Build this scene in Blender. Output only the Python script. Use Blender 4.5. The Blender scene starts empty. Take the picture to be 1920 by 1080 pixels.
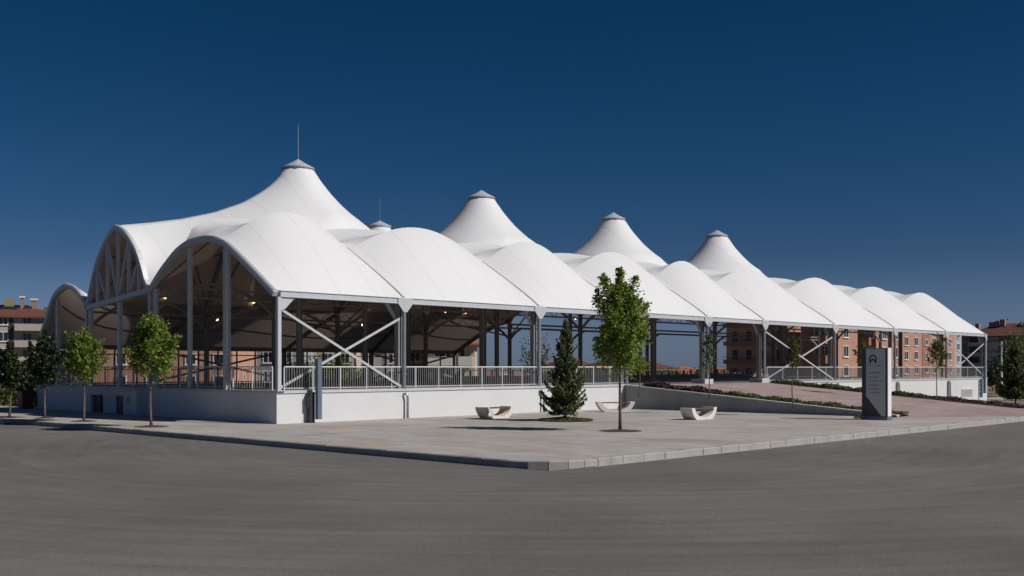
import bpy, bmesh, math, random
import numpy as np
from mathutils import Vector, Matrix
random.seed(7); rng = np.random.default_rng(11)
C = bpy.context.scene.collection
sc = bpy.context.scene
# ---------------------------------------------------------------- camera
# world axes: x runs along the sunlit long side of the hall, y runs into the hall, z up (plaza = 0)
CX, CY, CZ = -26.8, -39.72, 2.47
F = 2007.0
cam = bpy.data.cameras.new('camera'); co = bpy.data.objects.new('camera', cam); C.objects.link(co)
co.location = (CX, CY, CZ); co.rotation_euler = (math.radians(90), 0, math.radians(43.58-90))
cam.sensor_width = 36; cam.lens = F/1920*36; cam.shift_y = 149/1920; cam.clip_end = 6000; cam.clip_start = 0.1
sc.camera = co
RX, RY, FX, FY = .6894, -.7244, .7244, .6894
def P(px, d, z=0):
    X = (px-960)/F*d
    return Vector((X*RX+d*FX+CX, X*RY+d*FY+CY, z))
# ---------------------------------------------------------------- world, sun, exposure
w = bpy.data.worlds.new("World"); sc.world = w; w.use_nodes = True
nt = w.node_tree; nt.nodes.clear()
SUN_EL = math.radians(41); sdx, sdy = .387, -.922
sky = nt.nodes.new('ShaderNodeTexSky'); sky.sky_type = 'NISHITA'; sky.sun_disc = False
sky.sun_elevation = SUN_EL; sky.sun_rotation = math.atan2(sdx, sdy)
sky.air_density = 1.0; sky.dust_density = 0.35; sky.ozone_density = 3.0; sky.altitude = 1100
hs = nt.nodes.new('ShaderNodeHueSaturation'); hs.inputs['Saturation'].default_value = 1.22; hs.inputs['Value'].default_value = 1
gm = nt.nodes.new('ShaderNodeGamma'); gm.inputs[1].default_value = 1.25
bg = nt.nodes.new('ShaderNodeBackground'); bg.inputs[1].default_value = 0.062
wo = nt.nodes.new('ShaderNodeOutputWorld')
nt.links.new(sky.outputs[0], hs.inputs['Color']); nt.links.new(hs.outputs[0], gm.inputs[0])
# polarised, strongly graded clear sky: tint by elevation
tcw = nt.nodes.new('ShaderNodeTexCoord'); spw = nt.nodes.new('ShaderNodeSeparateXYZ'); crw = nt.nodes.new('ShaderNodeValToRGB'); mlw = nt.nodes.new('ShaderNodeMix'); mlw.data_type = 'RGBA'; mlw.blend_type = 'MULTIPLY'; mlw.inputs['Factor'].default_value = 1
nt.links.new(tcw.outputs['Generated'], spw.inputs[0]); nt.links.new(spw.outputs[2], crw.inputs[0])
els = crw.color_ramp.elements; stops = [(0, (.17,.23,.50)), (.035, (.24,.25,.42)), (.07, (.26,.26,.36)), (.10, (.20,.23,.30)), (.19, (.155,.25,.295)), (.33, (.09,.265,.285)), (.6, (.25,.36,.36)), (1, (.4,.46,.44))]
els[0].position = stops[0][0]; els[0].color = (*stops[0][1], 1); els[1].position = 1; els[1].color = (*stops[-1][1], 1)
for p_, c_ in stops[1:-1]: e_ = els.new(p_); e_.color = (*c_, 1)
nt.links.new(gm.outputs[0], mlw.inputs['A']); nt.links.new(crw.outputs[0], mlw.inputs['B'])
nt.links.new(mlw.outputs['Result'], bg.inputs[0]); nt.links.new(bg.outputs[0], wo.inputs[0])
sl = bpy.data.lights.new('sun', 'SUN'); so = bpy.data.objects.new('sun', sl); C.objects.link(so)
sl.energy = 4.3; sl.angle = math.radians(.5); sl.color = (1, .955, .90)
sv = Vector((sdx*math.cos(SUN_EL), sdy*math.cos(SUN_EL), math.sin(SUN_EL)))
so.rotation_euler = sv.to_track_quat('Z', 'Y').to_euler(); so.location = (0, -60, 60)
sc.view_settings.view_transform = 'Standard'; sc.view_settings.look = 'None'; sc.view_settings.exposure = 0.0; sc.view_settings.gamma = 1
sc.render.engine = 'CYCLES'

# ---------------------------------------------------------------- materials
MATS = {}
def mat(name, col, rough=.7, metal=0, noise=None, bump=None, spec=.4, trans=0, emit=None, col2=None, streak=None):
    """noise=(scale, amount) value variation; bump=(scale, strength)"""
    m = bpy.data.materials.new(name); m.use_nodes = True; t = m.node_tree; b = t.nodes['Principled BSDF']
    b.inputs['Base Color'].default_value = (*col, 1); b.inputs['Roughness'].default_value = rough
    b.inputs['Metallic'].default_value = metal; b.inputs['Specular IOR Level'].default_value = spec
    tc = t.nodes.new('ShaderNodeTexCoord')
    def noisenode(scale, detail=6, mp=None):
        n = t.nodes.new('ShaderNodeTexNoise'); n.inputs['Scale'].default_value = scale; n.inputs['Detail'].default_value = detail
        n.inputs['Roughness'].default_value = .6
        if mp:
            k = t.nodes.new('ShaderNodeMapping'); k.inputs['Scale'].default_value = mp; t.links.new(tc.outputs['Object'], k.inputs[0]); t.links.new(k.outputs[0], n.inputs['Vector'])
        else: t.links.new(tc.outputs['Object'], n.inputs['Vector'])
        return n
    if noise:
        n = noisenode(noise[0], mp=streak)
        r = t.nodes.new('ShaderNodeMapRange'); r.inputs['From Min'].default_value = .3; r.inputs['From Max'].default_value = .7
        t.links.new(n.outputs['Fac'], r.inputs['Value'])
        mx = t.nodes.new('ShaderNodeMix'); mx.data_type = 'RGBA'
        c2 = col2 if col2 else tuple(c*(1-noise[1]) for c in col)
        mx.inputs['A'].default_value = (*col, 1); mx.inputs['B'].default_value = (*c2, 1)
        t.links.new(r.outputs[0], mx.inputs['Factor']); t.links.new(mx.outputs['Result'], b.inputs['Base Color'])
    if bump:
        n = noisenode(bump[0], 4); bp = t.nodes.new('ShaderNodeBump'); bp.inputs['Strength'].default_value = bump[1]; bp.inputs['Distance'].default_value = .02
        t.links.new(n.outputs['Fac'], bp.inputs['Height']); t.links.new(bp.outputs[0], b.inputs['Normal'])
    if emit:
        b.inputs['Emission Color'].default_value = (*emit[0], 1); b.inputs['Emission Strength'].default_value = emit[1]
    MATS[name] = m; return m
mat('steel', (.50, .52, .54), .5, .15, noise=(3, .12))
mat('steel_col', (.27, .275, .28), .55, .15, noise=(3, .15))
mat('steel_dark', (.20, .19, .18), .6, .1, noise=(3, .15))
mat('galv', (.42, .45, .49), .35, .7, noise=(6, .2))
mat('galv_bars', (.30, .31, .32), .5, .2)
mat('blue_metal', (.15, .19, .25), .45, .3, noise=(2, .15))
mat('cap_metal', (.50, .52, .60), .45, .2, noise=(5, .15))
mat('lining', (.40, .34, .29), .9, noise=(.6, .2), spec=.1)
mat('wall', (.60, .60, .61), .8, noise=(.6, .06), bump=(60, .35))
mat('coping', (.52, .52, .53), .7, noise=(2, .15))
mat('strip', (.74, .71, .64), .7)
mat('concrete', (.36, .345, .325), .85, noise=(1.5, .25), bump=(40, .3))
mat('bench_concrete', (.66, .63, .58), .75, noise=(4, .15), bump=(80, .2))
mat('grey_retaining', (.34, .35, .35), .85, noise=(1.0, .25), bump=(30, .3))
mat('wood', (.20, .085, .05), .55, noise=(3, .4), streak=(.5, 6, 6))
mat('soil', (.085, .05, .033), .95, noise=(5, .5), bump=(20, .8))
mat('earth', (.21, .165, .11), .95, noise=(.15, .4), col2=(.10, .10, .05), bump=(5, .5))
mat('bark', (.17, .125, .10), .9, noise=(14, .5), bump=(40, .7))
mat('dark_glass', (.02, .025, .035), .12, spec=.6)
mat('frame_white', (.62, .61, .59), .6)
mat('dark_frame', (.03, .03, .035), .5)
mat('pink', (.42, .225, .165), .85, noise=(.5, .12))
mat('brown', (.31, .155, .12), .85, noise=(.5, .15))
mat('brown_wall', (.46, .30, .25), .85, noise=(.5, .12))
mat('peach', (.50, .28, .19), .85, noise=(.4, .12))
mat('cream', (.50, .42, .31), .85, noise=(.4, .12))
mat('beige', (.38, .345, .295), .85, noise=(.4, .12))
mat('palegrey', (.36, .36, .37), .85, noise=(.4, .12))
mat('darkgrey', (.13, .13, .155), .85, noise=(.4, .12))
mat('tile', (.15, .052, .038), .8, noise=(3, .35))
mat('tile_light', (.40, .14, .075), .8, noise=(2, .3))
mat('chimney', (.24, .17, .15), .8)
mat('yellow', (.24, .19, .09), .6)
mat('sign_silver', (.46, .47, .50), .45, .15, noise=(1.5, .08))
mat('sign_dark', (.055, .052, .052), .5, .1)
mat('sign_ink', (.012, .014, .022), .5)
mat('sign_letters', (.10, .105, .12), .5)
mat('sign_white', (.7, .7, .7), .4)
mat('lamp', (1, .7, .4), .5, emit=((1.0, .60, .30), 7))
mat('red', (.16, .02, .02), .5)
mat('graffiti', (.55, .57, .62), .6, noise=(9, .0), col2=(.06, .07, .12))
mat('floor', (.15, .13, .12), .8, noise=(1, .2))

def membrane():
    m = mat('membrane', (.76, .76, .765), .55, noise=(.35, .03), spec=.3)
    t = m.node_tree; b = t.nodes['Principled BSDF']
    tc = t.nodes.new('ShaderNodeTexCoord')
    wv = t.nodes.new('ShaderNodeTexWave'); wv.bands_direction = 'X'; wv.inputs['Scale'].default_value = .314/2.2*1.0; wv.inputs['Distortion'].default_value = 0
    t.links.new(tc.outputs['Object'], wv.inputs['Vector'])
    gt = t.nodes.new('ShaderNodeMath'); gt.operation = 'GREATER_THAN'; gt.inputs[1].default_value = .9993
    t.links.new(wv.outputs['Fac'], gt.inputs[0])
    mx = t.nodes.new('ShaderNodeMix'); mx.data_type = 'RGBA'; mx.inputs['B'].default_value = (.62, .62, .615, 1)
    old = b.inputs['Base Color'].links[0].from_socket
    t.links.new(old, mx.inputs['A']); t.links.new(gt.outputs[0], mx.inputs['Factor']); t.links.new(mx.outputs['Result'], b.inputs['Base Color'])
    # a second, broad and soft dust variation
    n = t.nodes.new('ShaderNodeTexNoise'); n.inputs['Scale'].default_value = .25; n.inputs['Detail'].default_value = 5
    bp = t.nodes.new('ShaderNodeBump'); bp.inputs['Strength'].default_value = .12; bp.inputs['Distance'].default_value = .25
    t.links.new(tc.outputs['Object'], n.inputs['Vector']); t.links.new(n.outputs['Fac'], bp.inputs['Height']); t.links.new(bp.outputs[0], b.inputs['Normal'])
    return m
membrane()
def translucent(name, fac, col):
    t = MATS[name].node_tree; b = t.nodes['Principled BSDF']; o = t.nodes['Material Output']
    tr = t.nodes.new('ShaderNodeBsdfTranslucent'); tr.inputs['Color'].default_value = (*col, 1); ms = t.nodes.new('ShaderNodeMixShader'); ms.inputs[0].default_value = fac
    t.links.new(b.outputs[0], ms.inputs[1]); t.links.new(tr.outputs[0], ms.inputs[2]); t.links.new(ms.outputs[0], o.inputs[0])
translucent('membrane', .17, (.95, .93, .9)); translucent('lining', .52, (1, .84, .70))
def asphalt():
    m = mat('asphalt', (.088, .080, .075), .85, spec=.25)
    t = m.node_tree; b = t.nodes['Principled BSDF']; tc = t.nodes.new('ShaderNodeTexCoord')
    def N(scale, mp=(1,1,1), rot=0, detail=5, dist=0, rough=.6):
        k = t.nodes.new('ShaderNodeMapping'); k.inputs['Scale'].default_value = mp; k.inputs['Rotation'].default_value = (0,0,rot)
        n = t.nodes.new('ShaderNodeTexNoise'); n.inputs['Scale'].default_value = scale; n.inputs['Detail'].default_value = detail; n.inputs['Distortion'].default_value = dist; n.inputs['Roughness'].default_value = rough
        t.links.new(tc.outputs['Object'], k.inputs[0]); t.links.new(k.outputs[0], n.inputs['Vector']); return n
    def lerp(fac, a, bb, lo=.35, hi=.65):
        r = t.nodes.new('ShaderNodeMapRange'); r.inputs['From Min'].default_value = lo; r.inputs['From Max'].default_value = hi
        r.inputs['To Min'].default_value = a; r.inputs['To Max'].default_value = bb; t.links.new(fac, r.inputs['Value']); return r
    # brushed tyre streaks that follow the turn round the corner (polar coordinates about a point on the plaza)
    sep = t.nodes.new('ShaderNodeSeparateXYZ'); t.links.new(tc.outputs['Object'], sep.inputs[0])
    def M(op, a, bv):
        n = t.nodes.new('ShaderNodeMath'); n.operation = op
        for i, v in enumerate((a, bv)):
            if v is None: continue
            if isinstance(v, (int, float)): n.inputs[i].default_value = v
            else: t.links.new(v, n.inputs[i])
        return n.outputs[0]
    dx = M('SUBTRACT', sep.outputs[0], 3.0); dy = M('SUBTRACT', sep.outputs[1], -12.0)
    r_ = M('SQRT', M('ADD', M('MULTIPLY', dx, dx), M('MULTIPLY', dy, dy)), None)
    a_ = M('ARCTAN2', dx, dy)
    cmb = t.nodes.new('ShaderNodeCombineXYZ'); t.links.new(M('MULTIPLY', r_, 2.4), cmb.inputs[0]); t.links.new(M('MULTIPLY', a_, 4.0), cmb.inputs[1])
    st = t.nodes.new('ShaderNodeTexNoise'); st.inputs['Scale'].default_value = 1.0; st.inputs['Detail'].default_value = 6; st.inputs['Distortion'].default_value = .6
    t.links.new(cmb.outputs[0], st.inputs['Vector'])
    f1 = lerp(st.outputs['Fac'], .87, 1.11, .32, .68)
    big = N(.12, detail=4); f2 = lerp(big.outputs['Fac'], .82, 1.14)
    fine = N(45, detail=5, rough=.9); f3 = lerp(fine.outputs['Fac'], .35, 1.7, .25, .75)
    mid = N(16, detail=6, rough=.95); f4 = lerp(mid.outputs['Fac'], .62, 1.38, .3, .7)
    cr = t.nodes.new('ShaderNodeTexVoronoi'); cr.feature = 'DISTANCE_TO_EDGE'; cr.inputs['Scale'].default_value = .16
    nz = N(1.2, detail=6); va = t.nodes.new('ShaderNodeVectorMath'); va.operation = 'MULTIPLY_ADD'
    va.inputs[1].default_value = (1.6, 1.6, 0); t.links.new(nz.outputs['Color'], va.inputs[0]); t.links.new(tc.outputs['Object'], va.inputs[2]); t.links.new(va.outputs[0], cr.inputs['Vector'])
    f5 = lerp(cr.outputs['Distance'], .86, 1.0, 0, .004)
    v = M('MULTIPLY', M('MULTIPLY', M('MULTIPLY', f1.outputs[0], f2.outputs[0]), M('MULTIPLY', f3.outputs[0], f4.outputs[0])), f5.outputs[0])
    vm = t.nodes.new('ShaderNodeVectorMath'); vm.operation = 'SCALE'; vm.inputs[0].default_value = (.134, .125, .117); t.links.new(v, vm.inputs['Scale'])
    t.links.new(vm.outputs[0], b.inputs['Base Color'])
    bp = t.nodes.new('ShaderNodeBump'); bp.inputs['Strength'].default_value = .6; bp.inputs['Distance'].default_value = .012
    t.links.new(fine.outputs['Fac'], bp.inputs['Height']); t.links.new(bp.outputs[0], b.inputs['Normal'])
asphalt()
def paving():
    m = mat('paving', (.33, .315, .295), .8, spec=.3)
    t = m.node_tree; b = t.nodes['Principled BSDF']; tc = t.nodes.new('ShaderNodeTexCoord')
    def N(scale, mp=(1,1,1), detail=6, dist=0):
        k = t.nodes.new('ShaderNodeMapping'); k.inputs['Scale'].default_value = mp
        n = t.nodes.new('ShaderNodeTexNoise'); n.inputs['Scale'].default_value = scale; n.inputs['Detail'].default_value = detail; n.inputs['Distortion'].default_value = dist; n.inputs['Roughness'].default_value = .65
        t.links.new(tc.outputs['Object'], k.inputs[0]); t.links.new(k.outputs[0], n.inputs['Vector']); return n
    def ramp(fac, lo, hi, c0, c1):
        r = t.nodes.new('ShaderNodeMapRange'); r.inputs['From Min'].default_value = lo; r.inputs['From Max'].default_value = hi; t.links.new(fac, r.inputs['Value'])
        mx = t.nodes.new('ShaderNodeMix'); mx.data_type = 'RGBA'; mx.inputs['A'].default_value = (*c0,1); mx.inputs['B'].default_value = (*c1,1); t.links.new(r.outputs[0], mx.inputs['Factor']); return mx.outputs['Result']
    base = ramp(N(.22, dist=.8).outputs['Fac'], .38, .62, (.42,.415,.40), (.375,.33,.295))
    s1 = ramp(N(.9, (1, .35, 1), dist=1.2).outputs['Fac'], .35, .7, (1.06,1.05,1.04), (.80,.78,.77))
    s2 = ramp(N(9).outputs['Fac'], .3, .7, (1.06,1.06,1.06), (.90,.90,.90))
    mu = t.nodes.new('ShaderNodeMix'); mu.data_type = 'RGBA'; mu.blend_type = 'MULTIPLY'; mu.inputs['Factor'].default_value = 1
    t.links.new(base, mu.inputs['A']); t.links.new(s1, mu.inputs['B'])
    m2 = t.nodes.new('ShaderNodeMix'); m2.data_type = 'RGBA'; m2.blend_type = 'MULTIPLY'; m2.inputs['Factor'].default_value = 1
    t.links.new(mu.outputs['Result'], m2.inputs['A']); t.links.new(s2, m2.inputs['B'])
    br = t.nodes.new('ShaderNodeTexBrick'); br.offset = 0; br.inputs['Scale'].default_value = 1; br.inputs['Brick Width'].default_value = 3.6; br.inputs['Row Height'].default_value = 3.6
    br.inputs['Mortar Size'].default_value = .018; br.inputs['Color1'].default_value = (1,1,1,1); br.inputs['Color2'].default_value = (.93,.93,.93,1); br.inputs['Mortar'].default_value = (.42,.41,.40,1)
    t.links.new(tc.outputs['Object'], br.inputs['Vector'])
    m3 = t.nodes.new('ShaderNodeMix'); m3.data_type = 'RGBA'; m3.blend_type = 'MULTIPLY'; m3.inputs['Factor'].default_value = 1
    t.links.new(m2.outputs['Result'], m3.inputs['A']); t.links.new(br.outputs['Color'], m3.inputs['B'])
    t.links.new(m3.outputs['Result'], b.inputs['Base Color'])
    bp = t.nodes.new('ShaderNodeBump'); bp.inputs['Strength'].default_value = .3; bp.inputs['Distance'].default_value = .01
    t.links.new(N(50).outputs['Fac'], bp.inputs['Height']); t.links.new(bp.outputs[0], b.inputs['Normal'])
paving()
def pavers():
    m = mat('pavers', (.30, .19, .17), .8, spec=.3)
    t = m.node_tree; b = t.nodes['Principled BSDF']; tc = t.nodes.new('ShaderNodeTexCoord')
    br = t.nodes.new('ShaderNodeTexBrick'); br.inputs['Scale'].default_value = 1; br.inputs['Brick Width'].default_value = .42; br.inputs['Row Height'].default_value = .21
    br.inputs['Mortar Size'].default_value = .012; br.inputs['Color1'].default_value = (.35,.262,.243,1); br.inputs['Color2'].default_value = (.295,.218,.202,1); br.inputs['Mortar'].default_value = (.26,.21,.20,1)
    t.links.new(tc.outputs['Object'], br.inputs['Vector'])
    n = t.nodes.new('ShaderNodeTexNoise'); n.inputs['Scale'].default_value = .5; n.inputs['Detail'].default_value = 8; t.links.new(tc.outputs['Object'], n.inputs['Vector'])
    r = t.nodes.new('ShaderNodeMapRange'); r.inputs['From Min'].default_value = .3; r.inputs['From Max'].default_value = .7; r.inputs['To Min'].default_value = .82; r.inputs['To Max'].default_value = 1.14
    t.links.new(n.outputs['Fac'], r.inputs['Value'])
    vm = t.nodes.new('ShaderNodeVectorMath'); vm.operation = 'SCALE'; t.links.new(br.outputs['Color'], vm.inputs[0]); t.links.new(r.outputs[0], vm.inputs['Scale'])
    t.links.new(vm.outputs[0], b.inputs['Base Color'])
pavers()
def leafmat(name, c1, c2, transl=.35):
    m = bpy.data.materials.new(name); m.use_nodes = True; t = m.node_tree; t.nodes.clear()
    at = t.nodes.new('ShaderNodeAttribute'); at.attribute_name = 'tone'
    mx = t.nodes.new('ShaderNodeMix'); mx.data_type = 'RGBA'; mx.inputs['A'].default_value = (*c1,1); mx.inputs['B'].default_value = (*c2,1)
    t.links.new(at.outputs['Fac'], mx.inputs['Factor'])
    d = t.nodes.new('ShaderNodeBsdfPrincipled'); d.inputs['Roughness'].default_value = .55; d.inputs['Specular IOR Level'].default_value = .3
    tr = t.nodes.new('ShaderNodeBsdfTranslucent'); ms = t.nodes.new('ShaderNodeMixShader'); ms.inputs[0].default_value = transl
    o = t.nodes.new('ShaderNodeOutputMaterial')
    t.links.new(mx.outputs['Result'], d.inputs['Base Color']); t.links.new(mx.outputs['Result'], tr.inputs['Color'])
    t.links.new(d.outputs[0], ms.inputs[1]); t.links.new(tr.outputs[0], ms.inputs[2]); t.links.new(ms.outputs[0], o.inputs[0]); MATS[name] = m
leafmat('leaf_maple', (.085, .135, .02), (.38, .47, .09), .5)
leafmat('leaf_spruce', (.065, .095, .035), (.22, .24, .105), .3)
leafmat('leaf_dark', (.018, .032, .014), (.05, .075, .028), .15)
leafmat('leaf_autumn', (.06, .09, .018), (.19, .17, .04))
leafmat('leaf_hedge', (.05, .075, .022), (.17, .18, .06))
leafmat('leaf_purple', (.04, .022, .034), (.10, .06, .08), .1)
leafmat('leaf_groundcover', (.04, .06, .012), (.16, .18, .04), .2)

# ---------------------------------------------------------------- mesh helpers
class MB:
    def __init__(s): s.v = []; s.f = []
    def add(s, vs, fs):
        o = len(s.v); s.v += [tuple(v) for v in vs]; s.f += [tuple(i+o for i in f) for f in fs]; return s
    def box(s, x0, x1, y0, y1, z0, z1):
        return s.add([(x0,y0,z0),(x1,y0,z0),(x1,y1,z0),(x0,y1,z0),(x0,y0,z1),(x1,y0,z1),(x1,y1,z1),(x0,y1,z1)],
            [(0,3,2,1),(4,5,6,7),(0,1,5,4),(1,2,6,5),(2,3,7,6),(3,0,4,7)])
    def obox(s, o, ux, uy, x0, x1, y0, y1, z0, z1):
        """box in a local frame: origin o, unit axes ux, uy"""
        p = [(x0,y0,z0),(x1,y0,z0),(x1,y1,z0),(x0,y1,z0),(x0,y0,z1),(x1,y0,z1),(x1,y1,z1),(x0,y1,z1)]
        fs = [(0,3,2,1),(4,5,6,7),(0,1,5,4),(1,2,6,5),(2,3,7,6),(3,0,4,7)]
        if ux[0]*uy[1]-ux[1]*uy[0] < 0: fs = [f[::-1] for f in fs]
        return s.add([(o[0]+a*ux[0]+b*uy[0], o[1]+a*ux[1]+b*uy[1], o[2]+c) for a, b, c in p], fs)
    def tube(s, pts, r, n=8, cap=True):
        pts = [Vector(p) for p in pts]; rs = r if isinstance(r, (list, tuple)) else [r]*len(pts)
        o = len(s.v); prev = None
        for i, p in enumerate(pts):
            d = (pts[min(i+1, len(pts)-1)]-pts[max(i-1, 0)])
            if d.length < 1e-9: d = Vector((0,0,1))
            d.normalize()
            if prev is None: a = d.cross(Vector((0,0,1)) if abs(d.z) < .9 else Vector((1,0,0))).normalized()
            else: a = (prev-d*prev.dot(d)).normalized()
            prev = a; b = d.cross(a)
            for k in range(n):
                th = 2*math.pi*(k+.5)/n
                s.v.append(tuple(p+(a*math.cos(th)+b*math.sin(th))*rs[i]))
        for i in range(len(pts)-1):
            for k in range(n):
                k2 = (k+1) % n; s.f.append((o+i*n+k, o+i*n+k2, o+(i+1)*n+k2, o+(i+1)*n+k))
        if cap:
            s.f.append(tuple(o+k for k in range(n))[::-1]); s.f.append(tuple(o+(len(pts)-1)*n+k for k in range(n)))
        return s
    def bar(s, a, b, w, h=None, up=(0,0,1)):
        """rectangular beam from a to b; w across, h along up"""
        a, b = Vector(a), Vector(b); h = h or w; d = (b-a).normalized(); up = Vector(up)
        x = d.cross(up)
        if x.length < 1e-4: x = d.cross(Vector((1,0,0)))
        x.normalize(); y = x.cross(d)
        vs = []
        for p in (a, b):
            for i, j in ((-1,-1),(1,-1),(1,1),(-1,1)): vs.append(p+x*i*w/2+y*j*h/2)
        return s.add(vs, [(0,1,2,3),(7,6,5,4),(0,4,5,1),(1,5,6,2),(2,6,7,3),(3,7,4,0)])
    def prism(s, poly, z0, z1):
        n = len(poly); o = [(x,y,z0) for x,y in poly]+[(x,y,z1) for x,y in poly]
        return s.add(o, [tuple(range(n))[::-1], tuple(range(n, 2*n))]+[(i, (i+1)%n, n+(i+1)%n, n+i) for i in range(n)])
    def extr(s, poly, o, ux, n, t0, t1):
        """polygon (u,z) in the vertical plane through o along ux, extruded along horizontal n from t0 to t1"""
        k = len(poly)
        vs = [(o[0]+u*ux[0]+t*n[0], o[1]+u*ux[1]+t*n[1], o[2]+z) for t in (t0, t1) for u, z in poly]
        return s.add(vs, [tuple(range(k)), tuple(range(k, 2*k))[::-1]]+[(i, k+i, k+(i+1)%k, (i+1)%k) for i in range(k)])
    def build(s, name, m, parent=None, smooth=False, bevel=0, fix=True):
        me = bpy.data.meshes.new(name); off = parent['_o'] if parent is not None and '_o' in parent else None
        if off is not None:
            ox, oy, oz = off; me.from_pydata([(x-ox, y-oy, z-oz) for x, y, z in s.v], [], s.f)
        else: me.from_pydata(s.v, [], s.f)
        if fix:
            bm = bmesh.new(); bm.from_mesh(me); bmesh.ops.recalc_face_normals(bm, faces=bm.faces)
            if bevel: bmesh.ops.bevel(bm, geom=[e for e in bm.edges if len(e.link_faces) == 2 and e.calc_face_angle(0) > .5], offset=bevel, segments=2, affect='EDGES')
            bm.to_mesh(me); bm.free()
        if smooth: me.shade_smooth()
        me.materials.append(MATS[m]); o = bpy.data.objects.new(name, me); C.objects.link(o)
        if parent is not None:
            o.parent = parent
            if '_o' in parent: o['_o'] = parent['_o']
        return o
def tag(o, label, cat, group=None, kind=None):
    if label: o['label'] = label
    if cat: o['category'] = cat
    if group: o['group'] = group
    if kind: o['kind'] = kind
    return o
def thing(name, label, cat, loc=(0,0,0), group=None, rz=0, local=False):
    """Empty at the base of a thing. local=False: parts are given in world coordinates"""
    o = bpy.data.objects.new(name, None); C.objects.link(o); o.location = loc; o.rotation_euler = (0,0,rz); o.empty_display_size = .3
    if not local: o['_o'] = tuple(loc)
    return tag(o, label, cat, group)
def struct(o): o['kind'] = 'structure'; return o
def copy_tree(o, parent=None):
    c = o.copy(); C.objects.link(c); c.parent = parent
    for ch in list(o.children): copy_tree(ch, c)
    return c

# ---------------------------------------------------------------- ground, road, plaza, ramp
struct(MB().add([(-2500,-2500,-.85),(2500,-2500,-.85),(2500,2500,-.85),(-2500,2500,-.85)], [(0,1,2,3)]).build('ground', 'earth', fix=False))
ZR = -.2
road = MB()
road.add([(-160,-140,ZR),(150,-140,ZR),(150,-21.4,ZR),(-6.2,-21.4,ZR),(-160,-21.4,ZR)], [(0,1,2,3,4)])
road.add([(-160,-21.4,ZR),(-6.2,-21.4,ZR),(-6.2,34,ZR),(-160,34,ZR)], [(0,1,2,3)])
struct(road.build('road', 'asphalt', fix=False))
arc = [(-6.2+1.6-1.6*math.cos(a), -21.4+1.6-1.6*math.sin(a)) for a in [math.pi/2*i/8 for i in range(9)]]
kp = [(-6.2, 34)]+arc+[(150, -21.4)]
def inset(p, d):   # kerb inner line
    out = []
    for i in range(len(p)):
        a = Vector(p[max(i-1,0)]); b = Vector(p[min(i+1,len(p)-1)]); t_ = (b-a).normalized(); n_ = Vector((-t_.y, t_.x)); out.append(tuple(Vector(p[i])+n_*d))
    return out
ki = inset(kp, .22)
top = ki[:]+[(150, -17.2), (25.3, -17.2), (25.3, .5), (0.5, .5), (0.5, 34)]
pv = MB().prism(top, -.6, 0); struct(pv.build('pavement', 'paving'))
# kerb blocks
L = []; acc = 0
pts = [Vector(p) for p in kp]; seg = []
for a, b in zip(pts[:-1], pts[1:]): seg.append((a, b, (b-a).length))
tot = sum(s_[2] for s_ in seg)
def along(dist):
    for a, b, l in seg:
        if dist <= l: return a+(b-a)*(dist/l), (b-a).normalized()
        dist -= l
    return pts[-1], (pts[-1]-pts[-2]).normalized()
kb = MB(); dd = 0; random.seed(3)
while dd < min(tot, 115):
    corner = 53 < dd < 57.5
    ln = .55 if corner else 1.0
    p0, t0 = along(dd+.01); p1, t1 = along(dd+ln-.012)
    n0 = Vector((-t0.y, t0.x)); n1 = Vector((-t1.y, t1.x)); h = .004+random.uniform(-.008, .008); o0 = random.uniform(-.008, .008)
    prof = [(0+o0, -.45), (0+o0, h-.03), (.03+o0, h), (.215, h), (.215, -.45)]
    vs = [(p.x+n.x*u, p.y+n.y*u, z) for p, n in ((p0, n0), (p1, n1)) for u, z in prof]
    kb.add(vs, [(0,1,2,3,4), (9,8,7,6,5)]+[(i, 5+i, 5+(i+1)%5, (i+1)%5) for i in range(5)]); dd += ln
struct(kb.build('kerb', 'concrete'))
# gutter strip of paler mortar dust along the sunlit kerb foot
gs = MB().add([(-4.4,-21.58,ZR+.004),(60,-21.58,ZR+.004),(60,-21.40,ZR+.004),(-4.4,-21.40,ZR+.004)], [(0,1,2,3)]); struct(gs.build('gutter', 'concrete', fix=False))
# ramp
ZT = 1.42
rp = MB().add([(25.3,0,ZT-.02),(41.1,0,ZT-.02),(41.1,-17.2,.0),(25.3,-17.2,.0),(25.3,0,-.9),(41.1,0,-.9),(41.1,-17.2,-.9),(25.3,-17.2,-.9)],
    [(3,2,1,0),(4,5,6,7),(0,1,5,4),(1,2,6,5),(2,3,7,6),(3,0,4,7)])
rp.add([(25.3,-17.2,.002),(41.1,-17.2,.002),(52,-21.1,.004),(30.5,-21.1,.004)], [(3,2,1,0)])
struct(rp.build('ramp', 'pavers'))
def rz(s): return ZT*(1+s/17.2)   # ramp height at y = s (s negative)
# pale path beyond the end of the hall
struct(MB().box(86, 150, -12, 3, -.9, -.80).build('path', 'paving'))
struct(MB().box(-160, 0.45, 34, 38, -.6, -.02).build('pavement', 'paving'))

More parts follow.
